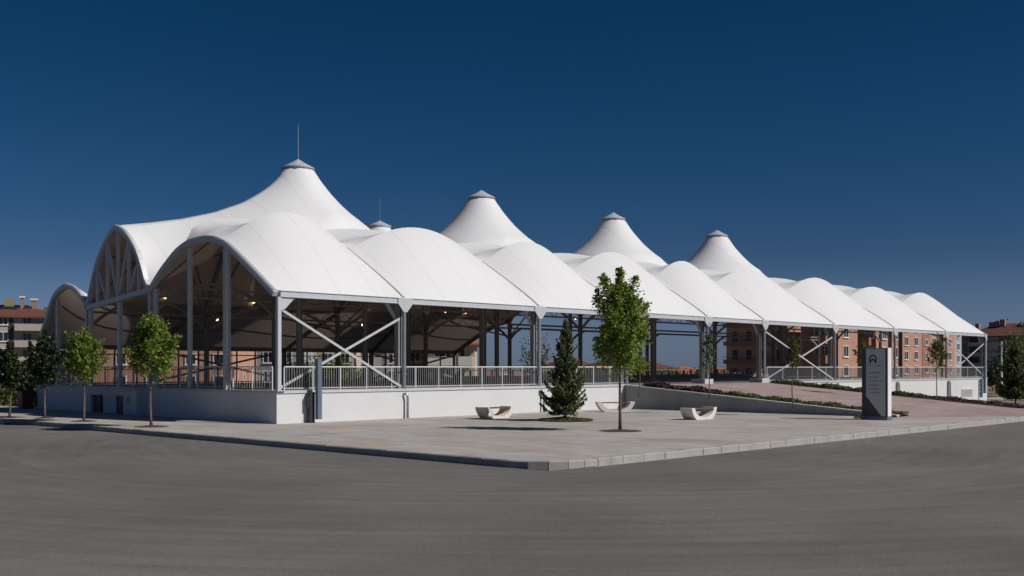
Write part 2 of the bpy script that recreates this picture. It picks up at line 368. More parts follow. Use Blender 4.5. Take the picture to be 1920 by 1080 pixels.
# ---------------------------------------------------------------- roof height field
T = [0, 7.3, 17.1, 25, 33.8, 41.1, 51.8, 62.8, 74, 84]
tg = []
for a, b in zip(T[:-1], T[1:]): tg += list(np.linspace(a, b, 25)[:-1])
tg = np.array(tg+[84.0])
sg = np.concatenate([np.linspace(0, 4.4, 19)[:-1], np.linspace(4.4, 11, 25)[:-1], np.linspace(11, 18.2, 29)[:-1], np.linspace(18.2, 24.5, 22)])
nT, nS = len(tg), len(sg)
iS = lambda v: int(np.argmin(abs(sg-v))); iT = lambda v: int(np.argmin(abs(tg-v)))
S44, S11, S18 = iS(4.4), iS(11), iS(18.2)
CR = 10.2; SC = iS(7.6)
PEAKS = [11.4, 27.1, 42.3, 57.7]; SN = 14.6
def arch(u, p): return np.clip(4*u*(1-u), 0, 1)**p
def pchip(x, y):
    x = np.array(x, float); y = np.array(y, float); h = np.diff(x); d = np.diff(y)/h; m = np.zeros(len(x)); m[0] = d[0]; m[-1] = d[-1]
    for i in range(1, len(x)-1): m[i] = 0 if d[i-1]*d[i] <= 0 else 2*d[i-1]*d[i]/(d[i-1]+d[i])
    def f(q):
        q = np.clip(np.asarray(q, float), x[0], x[-1]); i = np.clip(np.searchsorted(x, q)-1, 0, len(x)-2); t = (q-x[i])/h[i]
        return (2*t**3-3*t**2+1)*y[i]+(t**3-2*t**2+t)*h[i]*m[i]+(-2*t**3+3*t**2)*y[i+1]+(t**3-t**2)*h[i]*m[i+1]
    return f
_f1 = pchip([0, 1.37, 2.74, 3.4, 4.0, 4.6, 5.3, 6.0, 7.12, 8.26, 9.43, 10.3, 11], [5.85, 6.75, 7.62, 8.02, 8.33, 8.54, 8.67, 8.71, 8.64, 8.34, 7.73, 7.17, 6.62])
_f2 = pchip([11, 11.54, 11.9, 12.39, 13.2, 14.1, 14.75, 15.4, 16.1, 17.05, 17.87, 18.2], [6.45, 7.0, 7.7, 8.5, 9.3, 9.85, 10.03, 9.75, 9.2, 8.1, 6.5, 5.95])
_f3 = pchip([18.2, 18.6, 19.86, 20.75, 21.8, 22.45, 22.84, 23.4, 24.3, 24.5], [5.95, 6.4, 7.08, 7.25, 7.03, 6.67, 6.27, 5.5, 4.3, 3.87])
def f_front(s):       # left facade edge
    s = np.asarray(s, float); return np.where(s <= 11, _f1(s), np.where(s <= 18.2, _f2(s), _f3(s)))
def f_end(s):
    return np.interp(s, [0, 3, 5.5, 6.8, 10, 14.6, 18.2, 24.5], [5.85, 7.9, 9.5, 9.9, 10.2, 10.6, 8.6, 5.5])
Z = np.zeros((nT, nS)); fix = np.zeros((nT, nS), bool)
def vz(t): return 6.75+1.1*min(1, t/6)
R = lambda t: 11.3 if t > 8 else 10.05+1.25*t/8
for i, t in enumerate(tg):
    Z[i] = np.interp(sg, [0, 4.4, 11, 14.6, 18.2, 24.5], [5.85, 9.5, vz(t), R(t), 6.6, 3.87])
Z[:, 0] = 5.85; fix[:, 0] = True
for k in range(9):
    a, b = T[k], T[k+1]; i0, i1 = iT(a), iT(b)
    for i in range(i0, i1+1):
        u = (tg[i]-a)/(b-a)
        z0 = f_front([4.4])[0] if k == 0 else 8.6
        zn = z0*(1-u)+8.6*u
        rise = 1.52 if k < 7 else 1.35
        Z[i, S44] = zn+rise*arch(np.array(u), 1.2); fix[i, S44] = True
    for i in (i0,):
        if k == 0: continue
        s_ = sg[:S44+1]; Z[i, :S44+1] = 5.85+2.75*(s_/4.4)**.93; fix[i, :S44+1] = True
        s2 = sg[S44:SC+1]; u = (s2-4.4)/(sg[SC]-4.4); pass
# the humps between eave and hoop: full, evenly inflated vaults
for k in range(9):
    i0, i1 = iT(T[k]), iT(T[k+1]); im = iT((T[k]+T[k+1])/2); s_ = sg[:S44+1]; zt = Z[im, S44]; q_ = s_/4.4
    M_ = 5.85+(zt-5.85)*np.sin(q_*math.pi/2*.62)/math.sin(math.pi/2*.62)
    N1 = 5.85+2.75*q_**.93; N0 = f_front(s_) if k == 0 else N1
    for i in range(i0, i1+1):
        u = (tg[i]-T[k])/(T[k+1]-T[k]); base_ = N0*(1-u)+N1*u; mid_ = (N0+N1)/2
        Z[i, :S44+1] = base_+(M_-mid_)*float(arch(np.array(u), 1.22)); fix[i, :S44+1] = True
        if i == i1 or (i == i0 and k): Z[i, :S44+1] = N1
Z[0] = f_front(sg); fix[0] = True
Z[-1] = f_end(sg); fix[-1] = True
for i, t in enumerate(tg):
    if 0 < i < nT-1:
        Z[i, S18] = 5.95+.35*np.clip(t/5, 0, 1)+1.5*np.clip((t-34)/3, 0, 1)+(1.0*np.clip((t-60)/24, 0, 1)); fix[i, S18] = True
        k_ = min(8, int(np.searchsorted(T, t, side='right'))-1); u_ = (t-T[k_])/(T[k_+1]-T[k_]); w0 = max(0, 1-u_*1.0) if k_ == 0 else 0
        dz_ = .2 if k_ == 0 else 0
        for sv, nz, mz, pw in ((7.6, 9.3, 10.25, .42), (6.0, 8.72, 9.76, .62)):
            zn = nz*(1-w0)+float(f_front([sg[iS(sv)]])[0])*w0; Z[i, iS(sv)] = zn+(mz-dz_-zn)*float(arch(np.array(u_), pw)); fix[i, iS(sv)] = True
        if t < 3.5: Z[i, S11] = 6.75+1.6*(t/3.5); fix[i, S11] = True
    Z[i, -1] = 3.87 if t < 60 else 5.5; fix[i, -1] = True
    isn = iS(SN)
    if t > 3 and i < nT-1: Z[i, iS(9.6)] = 9.7; fix[i, iS(9.6)] = True
    # ridge cable between the masts
    sag = 10.75
    if t < 11.4: rz_ = float(np.interp(t, [0, 1.8, 3.63, 5.62, 7.54, 8.8, 9.6, 10.5], [10.03, 10.35, 10.74, 11.30, 12.08, 12.85, 13.45, 14.4]))
    else: rz_ = sag
    if 0 < i < nT-1 and (t < 10.5 or (t > 57.7 and t-57.7 > 6.5)): Z[i, isn] = rz_ ; fix[i, isn] = True
TG, SG = np.meshgrid(tg, sg, indexing='ij')
for p in PEAKS:
    rr_ = np.hypot(TG-p, SG-SN); m_ = (rr_ < 3.9) & (SG > 10.4) & ((p > 12) | (TG > p-.8) | (rr_ < 1.0)); Z[m_] = 9+7.25*np.exp(-np.maximum(rr_[m_], .8)/3.4); fix |= m_
# relaxation of the tensioned membrane
dt = np.diff(tg); ds = np.diff(sg)
hw, he = dt[:-1][:, None], dt[1:][:, None]; hs_, hn = ds[:-1][None], ds[1:][None]
aw = 2/(hw*(hw+he)); ae = 2/(he*(hw+he)); as_ = 2/(hs_*(hs_+hn)); an = 2/(hn*(hs_+hn)); ac = aw+ae+as_+an
chk = (np.add.outer(np.arange(nT-2), np.arange(nS-2)) % 2).astype(bool); free = ~fix[1:-1, 1:-1]
for it in range(1400):
    for c_ in (chk, ~chk):
        new = (aw*Z[:-2, 1:-1]+ae*Z[2:, 1:-1]+as_*Z[1:-1, :-2]+an*Z[1:-1, 2:])/ac
        m_ = c_ & free; inner = Z[1:-1, 1:-1]; inner[m_] += 1.85*(new[m_]-inner[m_])
from math import floor
def zr(t, s):
    i = min(max(int(np.searchsorted(tg, t))-1, 0), nT-2); j = min(max(int(np.searchsorted(sg, s))-1, 0), nS-2)
    u = (t-tg[i])/(tg[i+1]-tg[i]); v = (s-sg[j])/(sg[j+1]-sg[j])
    return float(Z[i,j]*(1-u)*(1-v)+Z[i+1,j]*u*(1-v)+Z[i,j+1]*(1-u)*v+Z[i+1,j+1]*u*v)
IB = iT(T[4])     # the rear aisle stops at this line

hall = thing('market_hall', 'long open-sided market hall under a white tensile roof with four cone peaks', 'market hall', (42, 9, ZT))
def sheet(name, off, m, flip):
    vs = []; fs = []; idx = -np.ones((nT, nS), int)
    for i in range(nT):
        for j in range(nS):
            if j > S18 and i > IB: continue
            idx[i, j] = len(vs); vs.append((tg[i], sg[j], Z[i, j]+off))
    for i in range(nT-1):
        for j in range(nS-1):
            q = (idx[i,j], idx[i+1,j], idx[i+1,j+1], idx[i,j+1])
            if min(q) < 0: continue
            if min(math.hypot(tg[i]+dt[i]/2-p, sg[j]+ds[j]/2-SN) for p in PEAKS) < .7: continue
            fs.append(q[::-1] if flip else q)
    mb = MB(); mb.v = vs; mb.f = [tuple(int(x) for x in f) for f in fs]
    o = mb.build(name, m, hall, smooth=False, fix=False)
    me = o.data; me.shade_smooth()
    bm = bmesh.new(); bm.from_mesh(me)
    for e in bm.edges:
        if len(e.link_faces) == 2 and e.calc_face_angle(0) > math.radians(9):
            v1, v2 = e.verts
            near = lambda val: abs(v1.co.y+9-val) < .01 and abs(v2.co.y+9-val) < .01
            nt_ = any(abs(v1.co.x+42-t) < .01 and abs(v2.co.x+42-t) < .01 for t in T)
            if near(4.4) or near(float(sg[SC])) or near(11) or near(18.2) or nt_: e.smooth = False
    bm.to_mesh(me); bm.free(); return o
sheet('roof_membrane', 0, 'membrane', False)
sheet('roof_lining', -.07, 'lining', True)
# clamp strips along the valley seams
for t in T[1:-1]:
    mb = MB(); pp = [(t, s, zr(t, s)+.05) for s in np.linspace(0, 4.4, 14)]
    mb.tube(pp, .06, 6); mb.build('valley_strip', 'strip', hall)
# steel edge arches on the left facade
def edge(prof, t, name='edge_arch', r=.15):
    mb = MB()
    for a, b in zip(prof[:-1], prof[1:]): mb.bar((t, a[0], a[1]), (t, b[0], b[1]), .22, .26, up=(1,0,0))
    return mb.build(name, 'steel', hall)
for a, b in ((0, 11), (11, 18.2), (18.2, 24.5)):
    ss = np.linspace(a, b, 26)
    edge([(s, float(f_front([s])[0])-.17) for s in ss], -.06)
    mb = MB(); mb.tube([(-.12, s, float(f_front([s])[0])+.0) for s in ss], .04, 6); mb.build('edge_trim', 'membrane', hall)
ss = np.linspace(0, 18.2, 30); edge([(s, float(f_end([s]))-.17) for s in ss], 84.02)
# truss under the tall middle gable
tr = MB(); zc = lambda s: 6.42+(5.78-6.42)*(s-11)/7.2
tr.bar((-.05, 11, zc(11)), (-.05, 18.2, zc(18.2)), .22, .26)
vs_ = [12.3, 13.4, 14.6, 15.8, 17.0]
for s in vs_: tr.bar((-.05, s, zc(s)), (-.05, s, float(f_front([s])[0])-.25), .14, .14)
for a, b in ((13.4, 12.3), (14.6, 13.4), (14.6, 15.8), (15.8, 17.0)): tr.bar((-.05, a, zc(a)), (-.05, b, float(f_front([b])[0])-.3), .11, .11)
tr.build('gable_truss', 'steel', hall)
# caps on the cones
for q, p in enumerate(PEAKS):
    mb = MB(); n = 28
    prof = [(.82, 14.25), (.93, 14.42), (.97, 14.56), (.97, 14.61), (.5, 14.86), (.06, 15.12), (0.02, 15.14)]
    vs = [(p+r*math.cos(2*math.pi*k/n), SN+r*math.sin(2*math.pi*k/n), z) for r, z in prof for k in range(n)]
    fs = [(i*n+k, i*n+(k+1)%n, (i+1)*n+(k+1)%n, (i+1)*n+k) for i in range(len(prof)-1) for k in range(n)]
    mb.add(vs, fs); cp = mb.build('peak_cap', 'cap_metal', hall)
    rg = MB(); prof = [(.80, 14.22), (.99, 14.52), (.99, 14.58), (.9, 14.60)]
    rg.tube([(p+.97*math.cos(2*math.pi*k/n), SN+.97*math.sin(2*math.pi*k/n), 14.50) for k in range(n+1)], .05, 6, cap=False); rg.build('cap_ring', 'steel_dark', cp)
    if q == 0: MB().tube([(p, SN, 15.05), (p, SN, 16.2), (p, SN, 17.25)], [.035, .03, .02], 6).build('lightning_rod', 'galv', cp)
# eave beams
def eave(a, b, s, z, m='steel'):
    mb = MB(); mb.box(a, b, s-.09, s+.09, z-.26, z-.03); mb.box(a, b, s-.13, s+.13, z-.29, z-.262); mb.box(a, b, s-.13, s+.13, z-.028, z-.004); return mb.build('eave_beam', m, hall)
for a, b in zip(T[:-1], T[1:]): eave(a+.16, b-.16, 0, 5.85)
eave(0, T[4], 24.5, 3.87, 'steel_dark')
mb = MB().bar((T[4], 18.25, 5.85), (84, 18.25, 5.85), .12, .14); mb.build('eave_beam', 'steel_dark', hall)
# front columns
def column(t, s, zb, zt, w=.3, m='steel', plate=True, name='column'):
    mb = MB()
    # H section
    mb.box(t-w/2, t-w/2+.03, s-w/2, s+w/2, zb, zt); mb.box(t+w/2-.03, t+w/2, s-w/2, s+w/2, zb, zt); mb.box(t-w/2+.031, t+w/2-.031, s-.05, s+.05, zb, zt)
    if plate: mb.box(t-w/2-.06, t+w/2+.06, s-w/2-.06, s+w/2+.06, zb, zb+.03)
    return mb.build(name, m, hall)
for k, t in enumerate(T):
    if k in (0,):
        mb = MB(); mb.box(-.02, .17, -.14, .05, ZT, 5.56); mb.box(-.08, .34, -.2, .22, ZT, ZT+.03); c_ = mb.build('column', 'steel', hall, bevel=.01)
        MB().extr([(.17, 4.95), (.17, 5.55), (.95, 5.55), (.82, 5.45), (.42, 5.05)], (0,0,0), (1,0), (0,1), -.06, -.03).build('gusset_plate', 'steel', c_)
        continue
    low = .55 if k in (4, 5) else 0
    c_ = column(t, .42, ZT+low*0, 5.75, .25, 'steel_col')
    pipe = MB().tube([(t, -.02, ZT+(.0)), (t, -.02, 5.3)], .10, 12)
    for zz in (2.1, 2.35): pipe.tube([(t, -.02, zz), (t, -.02, zz+.08)], .13, 12)
    pipe.build('drain_pipe', 'galv' if k < 9 else 'steel', c_, smooth=False)
    sgn = (-1, 1) if k < 9 else (-1,)
    poly = [(-.10, 5.15), (-.46, 5.56), (-.46, 5.84), (.46, 5.84), (.46, 5.56), (.10, 5.15)] if k < 9 else [(-.10, 5.15), (-.46, 5.56), (-.46, 5.84), (.1, 5.84), (.1, 5.15)]
    MB().extr(poly, (t, 0, 0), (1,0), (0,1), -.14, -.10).build('gusset_plate', 'steel', c_)
    MB().bar((t-.75, .42, 5.6), (t-.17, .42, 4.85), .12, .12, up=(0,1,0)).build('knee_brace', 'steel', c_)
    if k in (4, 5): MB().box(t-.5, t+.5, -.15, .9, ZT-.05, ZT+.28).build('pedestal', 'coping', c_)
# left facade columns
def colz(t, s, w=.3, m='steel', cut=.4): return column(t, s, ZT, zr(t, s)-cut, w, m)
for s, w in ((4.1, .25), (7.4, .18), (10.75, .2), (11.3, .18), (18.0, .18), (18.45, .18), (22.2, .2), (24.4, .18)): colz(.05, s, w)
column(.05, 14.6, ZT, 5.95, .2)
# interior columns
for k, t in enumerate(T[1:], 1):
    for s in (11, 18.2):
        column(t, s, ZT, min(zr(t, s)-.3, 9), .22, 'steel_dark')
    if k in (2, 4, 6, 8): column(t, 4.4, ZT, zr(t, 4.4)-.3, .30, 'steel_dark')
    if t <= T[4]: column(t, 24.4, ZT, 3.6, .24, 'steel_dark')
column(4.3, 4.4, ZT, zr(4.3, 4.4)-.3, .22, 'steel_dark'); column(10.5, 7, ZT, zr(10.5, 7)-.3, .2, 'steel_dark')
# X braces in the long facade
def lattice(a, b, name='cross_brace', m='steel', w=.095):
    a, b = Vector(a), Vector(b); mb = MB(); d = (b-a); x = Vector((0,1,0)); y = x.cross(d.normalized())
    for i in (-1, 1): mb.bar(a+y*i*w/2*.8, b+y*i*w/2*.8, .035, .035, up=(0,1,0))
    mb.bar(a, b, .03, w*.75, up=tuple(y)); return mb.build(name, m, hall)
for a, b in ((0, 1), (5, 6), (8, 9)):
    x0, x1 = T[a], T[b]
    lattice((x0+.2, .02, 5.05), (x1-.15, .02, ZT+.12)); lattice((x0+.2, .12, ZT+.12), (x1-.15, .12, 4.85))
lattice((T[1], 24.3, 3.6), (T[2], 24.3, 1.6), m='steel_dark', w=.12); lattice((T[1], 24.35, 1.6), (T[2], 24.35, 3.6), m='steel_dark', w=.12)
lattice((T[3], 24.3, 3.5), (T[4], 24.3, 1.6), m='steel_dark', w=.12); lattice((T[3], 24.35, 1.6), (T[4], 24.35, 3.5), m='steel_dark', w=.12)
# ribs, purlins and struts under the roof
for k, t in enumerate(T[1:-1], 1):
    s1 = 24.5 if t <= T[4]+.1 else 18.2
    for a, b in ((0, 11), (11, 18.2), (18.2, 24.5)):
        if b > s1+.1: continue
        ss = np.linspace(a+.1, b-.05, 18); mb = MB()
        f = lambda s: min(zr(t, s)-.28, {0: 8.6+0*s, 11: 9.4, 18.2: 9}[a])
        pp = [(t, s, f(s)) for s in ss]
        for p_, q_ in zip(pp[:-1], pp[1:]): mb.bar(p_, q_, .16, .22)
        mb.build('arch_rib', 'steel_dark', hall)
    # fan struts from the valley columns
    for s in (11, 18.2):
        zz = zr(t, s)-1.1; mb = MB()
        for dx in (-2.6, 2.6):
            for dy in (-2.2, 2.2):
                if s+dy > s1: continue
                tt = min(max(t+dx, .5), 83.5); mb.tube([(t, s, zz-.3), (tt, s+dy, zr(tt, s+dy)-.2)], .055, 6)
        mb.build('fan_struts', 'steel_dark', hall)
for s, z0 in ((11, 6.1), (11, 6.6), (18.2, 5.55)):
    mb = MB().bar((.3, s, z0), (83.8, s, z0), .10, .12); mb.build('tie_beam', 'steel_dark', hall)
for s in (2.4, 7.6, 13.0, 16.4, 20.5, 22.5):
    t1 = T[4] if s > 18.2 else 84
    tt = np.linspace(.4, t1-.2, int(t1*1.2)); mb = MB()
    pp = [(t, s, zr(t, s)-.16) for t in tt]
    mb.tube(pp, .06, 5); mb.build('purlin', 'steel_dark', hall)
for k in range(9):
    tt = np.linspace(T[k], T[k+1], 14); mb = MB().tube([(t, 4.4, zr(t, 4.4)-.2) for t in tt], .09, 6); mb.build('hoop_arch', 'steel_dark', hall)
    if k:
        MB().tube([(T[k], 0.4, 5.3), (T[k], 4.4, 6.6), (T[k], 11, 6.4)], .06, 6).build('tie_rod', 'steel_dark', hall)
for s in (11, 18.2):
    zc0 = 6.1 if s == 11 else 5.55
    for a, b in zip(T[:-1], T[1:]):
        m_ = MB(); q_ = [(a+(b-a)*u, s, zc0-.9+3.1*4*u*(1-u)*.55) for u in np.linspace(.01, .99, 13)]
        if s == 18.2 and a >= T[4]: q_ = [(x, y, min(z, zc0)) for x, y, z in q_]
        for p1, p2 in zip(q_[:-1], q_[1:]): m_.bar(p1, p2, .12, .16)
        m_.build('arcade_arch', 'steel_dark', hall)
        if s == 11 or a < T[4]:
            m_ = MB(); n_ = max(4, int((b-a)/1.3))
            for j in range(n_): x0 = a+(b-a)*j/n_; x1 = a+(b-a)*(j+1)/n_; xm = (x0+x1)/2; m_.tube([(x0, s, zc0), (xm, s, zc0+.5), (x1, s, zc0)], .025, 4)
            m_.build('truss_web', 'steel_dark', hall)
for k in range(9):
    for (sa, sb) in ((4.4, 11), (11, 18.2)):
        for (ta, tb) in ((T[k], T[k+1]), (T[k+1], T[k])):
            q_ = [(ta+(tb-ta)*u, sa+(sb-sa)*u) for u in np.linspace(.02, .98, 12)]
            MB().tube([(x, y, zr(x, y)-.22) for x, y in q_], .045, 5).build('roof_brace', 'steel_dark', hall)
# end arch of the rear aisle
ss = np.linspace(18.2, 24.5, 12); mb = MB()
pp = [(T[4]+.05, s, zr(T[4], s)-.2) for s in ss]
for p_, q_ in zip(pp[:-1], pp[1:]): mb.bar(p_, q_, .18, .3)
mb.build('edge_arch', 'steel_dark', hall)
# floor slab
struct(MB().box(.3, 84, .35, 24.9, -.9, ZT).build('terrace_floor', 'floor'))

# ---------------------------------------------------------------- plinth walls
def coping_box(mb, x0, x1, y0, y1): mb.box(x0, x1, y0, y1, ZT-.09, ZT+.035)
wl = thing('plinth_wall', 'light grey rendered plinth wall under the near railing, wrapping the hall corner', 'wall', (0, 0, 0))
mb = MB().box(-.02, 25.1, -.05, .349, -.5, ZT-.09); mb.box(-.02, .299, .35, 14.1, -.5, ZT-.09); mb.box(-.02, .299, 17.9, 24.9, -.5, ZT-.09); mb.box(-.02, .299, 14.1, 17.9, .98, ZT-.09)
mb.build('wall_body', 'wall', wl)
mb = MB(); coping_box(mb, -.07, 25.15, -.10, .349); mb.box(-.07, .299, .35, 24.95, ZT-.09, ZT+.035); mb.build('coping', 'coping', wl)
MB().box(.24, .34, 14.1, 17.9, -.3, .98).build('recess_panel', 'wall', wl)
for a, b in ((17.0, 17.9), (14.3, 15.2)):
    f = MB(); f.box(.14, .239, a, b, 0, .97); fo = f.build('shutter', 'dark_frame', wl)
    m3 = MB().box(.125, .139, a+.06, a+.12, .05, .92); m3.box(.125, .139, b-.12, b-.06, .05, .92); m3.build('shutter_edge', 'brown', fo)
def wallpipe(t, parent, zt=ZT-.12):
    mb = MB().tube([(t-.05, -.06, zt-.12), (t-.05, -.16, zt-.10), (t+.02, -.22, zt-.16), (t+.06, -.22, zt-.3), (t+.06, -.22, .02)], .06, 8)
    return mb.build('drain_pipe', 'galv', parent, smooth=True)
wallpipe(T[1], wl); wallpipe(T[2]+.1, wl)
wr = thing('plinth_wall', 'white rendered plinth wall at the far right of the hall, past the ramp', 'wall', (62, 0, 0))
mb = MB().box(41.3, 84.3, -.05, .349, -.9, ZT-.09); mb.box(84.01, 84.3, .35, 24.9, -.9, ZT-.09); mb.build('wall_body', 'wall', wr)
mb = MB(); coping_box(mb, 41.3, 84.35, -.10, .349); mb.box(84.01, 84.35, .35, 24.95, ZT-.09, ZT+.035); mb.build('coping', 'coping', wr)
for t in (51.8, 62.8, 74): wallpipe(t+.4, wr); MB().box(t+.15, t+.2, -.3, -.05, -.8, ZT-.2).build('pipe_fin', 'coping', wr)
v = MB(); v.box(77.6, 80.4, -.10, -.051, -.35, .42); vo = v.build('vent_grille', 'frame_white', wr)
m3 = MB()
for i in range(12): m3.box(77.7+i*.22, 77.82+i*.22, -.12, -.101, -.28, .35)
m3.build('grille_bars', 'palegrey', vo)

# ---------------------------------------------------------------- railings
def railing(label, pts, group='railings round the terrace', bars=.135, post=1.55):
    o = thing('railing', label, 'railing', (*pts[0], ZT+.035), group)
    hr, br, bm_ = MB(), MB(), MB(); z0, z1 = ZT+.04, 2.50
    for a, b in zip(pts[:-1], pts[1:]):
        a, b = Vector(a), Vector(b); d = (b-a); l = d.length; d.normalize()
        hr.bar((*a, z1), (*b, z1), .06, .05); br.bar((*a, z0+.09), (*b, z0+.09), .04, .04)
        n = max(1, round(l/post))
        for i in range(n+1):
            p = a+d*l*i/n; MB().box(p.x-.028, p.x+.028, p.y-.028, p.y+.028, z0-.003, z1-.03).build('post', 'steel', o)
        nb = int(l/bars)
        for i in range(1, nb):
            p = a+d*l*i/nb; bm_.bar((*p, z0+.11), (*p, z1-.03), .019, .019)
    hr.build('handrail', 'frame_white', o); br.build('bottom_rail', 'steel', o); bm_.build('bars', 'galv_bars', o); return o
railing('light grey bar railing on the sunlit plinth wall, from the corner to the ramp', [(.45, .08), (25.0, .08), (25.0, .6)])
railing('grey railing in shade on the left end of the hall, behind the street trees', [(.12, .5), (.12, 24.4)], bars=.2)
railing('railing on the far right white wall, from the ramp to the hall end', [(41.6, .08), (83.9, .08)], bars=.16, post=2.2)
# back fence
bf = thing('back_fence', 'dark framed mesh fence closing the far side under the rear eave', 'fence', (17, 24.6, ZT))
fr = MB(); fr.bar((0, 24.62, 3.3), (T[4], 24.62, 3.3), .06, .07); fr.bar((0, 24.62, 1.5), (T[4], 24.62, 1.5), .06, .08); fr.bar((0, 24.62, 2.35), (T[4], 24.62, 2.35), .04, .05); fr.build('rail', 'dark_frame', bf)
n = 23
for i in range(n+1):
    x = .3+i*(T[4]-.3)/n; MB().box(x-.04, x+.04, 24.58, 24.66, ZT, 3.75).build('post', 'dark_frame', bf)
fb = MB()
for i in range(60): x = .3+i*.56; fb.box(x-.01, x+.01, 24.61, 24.63, 1.55, 2.35)
fb.build('mesh_panel', 'dark_frame', bf)
bw = thing('parapet_wall', 'low dark parapet along the back of the terrace, behind the interior columns', 'wall', (60, 24.6, ZT))
MB().box(T[4]+.05, 84, 24.5, 24.7, ZT, 1.75).build('wall_body', 'steel_dark', bw)
fb = MB()
for i in range(38): x = T[4]+.6+i*1.3; fb.box(x-.07, x+.07, 24.53, 24.67, 1.751, 2.2)
fb.build('railing_posts', 'steel_dark', bw)
MB().box(T[4]+.1, 84, 24.56, 24.64, 2.201, 2.27).build('handrail', 'steel_dark', bw)

# ---------------------------------------------------------------- lamps under the roof
def lamp(p, lab, first=[None]):
    if first[0] is None:
        o = thing('ceiling_lamp', None, 'lamp', (0,0,0), 'glowing lamps under the tent roof', local=True)
        mb = MB(); n = 12; prof = [(.05, .24), (.12, .20), (.15, .12), (.15, .08)]
        mb.add([(r*math.cos(2*math.pi*k/n), r*math.sin(2*math.pi*k/n), z) for r, z in prof for k in range(n)], [(i*n+k, i*n+(k+1)%n, (i+1)*n+(k+1)%n, (i+1)*n+k) for i in range(3) for k in range(n)])
        mb.build('lamp_shade', 'steel_dark', o)
        mb = MB(); prof = [(.001, -.13), (.09, -.10), (.125, 0), (.09, .09), (.001, .12)]
        mb.add([(r*math.cos(2*math.pi*k/n), r*math.sin(2*math.pi*k/n), z) for r, z in prof for k in range(n)], [(i*n+k, i*n+(k+1)%n, (i+1)*n+(k+1)%n, (i+1)*n+k) for i in range(4) for k in range(n)])
        mb.build('bulb', 'lamp', o, smooth=True)
        MB().tube([(0,0,.2), (0,0,.75)], .012, 5).build('cord', 'dark_frame', o)
        first[0] = o; c = o
    else: c = copy_tree(first[0])
    c.location = p; c['label'] = lab; c.scale = (.62,)*3
    return c
ORD = ['leftmost', 'second', 'third', 'fourth', 'fifth', 'sixth', 'seventh', 'eighth', 'rightmost']
for k_, (px, y) in enumerate(((310,557),(476,566),(540,568),(686,577),(835,584),(873,586),(963,590),(1000,592),(1079,597))):
    d = 4.1*F/(689-y); lamp(P(px, d, CZ+4.1), f'warm glowing lamp under the tent roof, {ORD[k_]} from the left in the upper row' if 0 < k_ < 8 else f'warm glowing lamp under the tent roof, {ORD[k_]} of the upper row')
for k_, (px, y) in enumerate(((318,598),(407,599),(553,609),(680,609),(738,620),(867,622))):
    d = 3.0*F/(689-y); lamp(P(px, d, CZ+3.0), f'warm glowing lamp under the tent roof, {ORD[k_] if k_ < 5 else ORD[-1]} '+('from the left in the lower row' if 0 < k_ < 5 else 'of the lower row'))

# ---------------------------------------------------------------- second tent behind
st = thing('tent_canopy', 'separate white cone canopy whose grey tip shows behind the hall roof', 'canopy', (32, 34, ZT))
n = 32; prof = [(.9, 14.45), (1.3, 13.9), (2, 13.1), (3, 12.1), (4.2, 11.2), (5.5, 10.4), (7, 9.7)]
pc = P(712, 92); cx_, cy_ = pc.x, pc.y; st.location = (cx_, cy_, ZT); st['_o'] = (cx_, cy_, ZT)
mb = MB().add([(cx_+r*math.cos(2*math.pi*k/n), cy_+r*math.sin(2*math.pi*k/n), z) for r, z in prof for k in range(n)], [(i*n+k, i*n+(k+1)%n, (i+1)*n+(k+1)%n, (i+1)*n+k) for i in range(len(prof)-1) for k in range(n)])
mb.build('canopy_membrane', 'membrane', st, smooth=True)
prof = [(.9, 14.40), (.99, 14.56), (.99, 14.63), (.5, 14.86), (.05, 15.08), (.02, 15.1)]
cp = MB().add([(cx_+r*math.cos(2*math.pi*k/n), cy_+r*math.sin(2*math.pi*k/n), z) for r, z in prof for k in range(n)], [(i*n+k, i*n+(k+1)%n, (i+1)*n+(k+1)%n, (i+1)*n+k) for i in range(len(prof)-1) for k in range(n)]).build('peak_cap', 'cap_metal', st)
MB().tube([(cx_, cy_, 15.05), (cx_, cy_, 17.0)], .025, 6).build('lightning_rod', 'galv', cp)
for a in range(4):
    an_ = math.pi/4+a*math.pi/2; MB().tube([(cx_+6.6*math.cos(an_), cy_+6.6*math.sin(an_), -.85), (cx_+6.6*math.cos(an_), cy_+6.6*math.sin(an_), 9.8)], .14, 10).build('column', 'steel_dark', st)

# ---------------------------------------------------------------- posts and pipes by the wall
b_ = P(578, 48.3); po = thing('square_post', 'tall blue-grey square metal duct standing against the corner of the plinth wall', 'metal duct', (b_.x, -.55, 0))
x = b_.x
mb = MB(); mb.box(x-.10, x+.14, -.62, -.42, .16, 2.86); mb.build('front_duct', 'blue_metal', po, bevel=.012)
mb = MB(); mb.box(x-.34, x-.06, -.36, -.14, 0, ZT-.05); mb.build('rear_duct', 'dark_frame', po, bevel=.01)
mb = MB(); mb.box(x-.42, x-.341, -.33, -.2, ZT-.75, ZT-.2); mb.build('bracket', 'dark_frame', po)
lb = thing('service_ladder', 'blue-grey metal ladder frame at the far right end of the white wall', 'ladder', (83, -.3, -.6))
mb = MB(); mb.box(83.0, 83.25, -.35, -.15, -.1, 2.5); mb.box(82.1, 82.3, -.35, -.15, -.5, 1.35); mb.build('rails', 'blue_metal', lb)
mb = MB()
for i in range(4): mb.box(82.301, 82.999, -.29, -.21, .05+i*.4, .12+i*.4)
mb.build('rungs', 'blue_metal', lb)
cb = thing('utility_cabinet', 'pale utility cabinet against the shaded left wall beside the street tree', 'cabinet', (-.35, 12.3, 0))
MB().box(-.5, -.03, 11.6, 12.9, 0, 1.35).build('cabinet_body', 'coping', cb, bevel=.015)
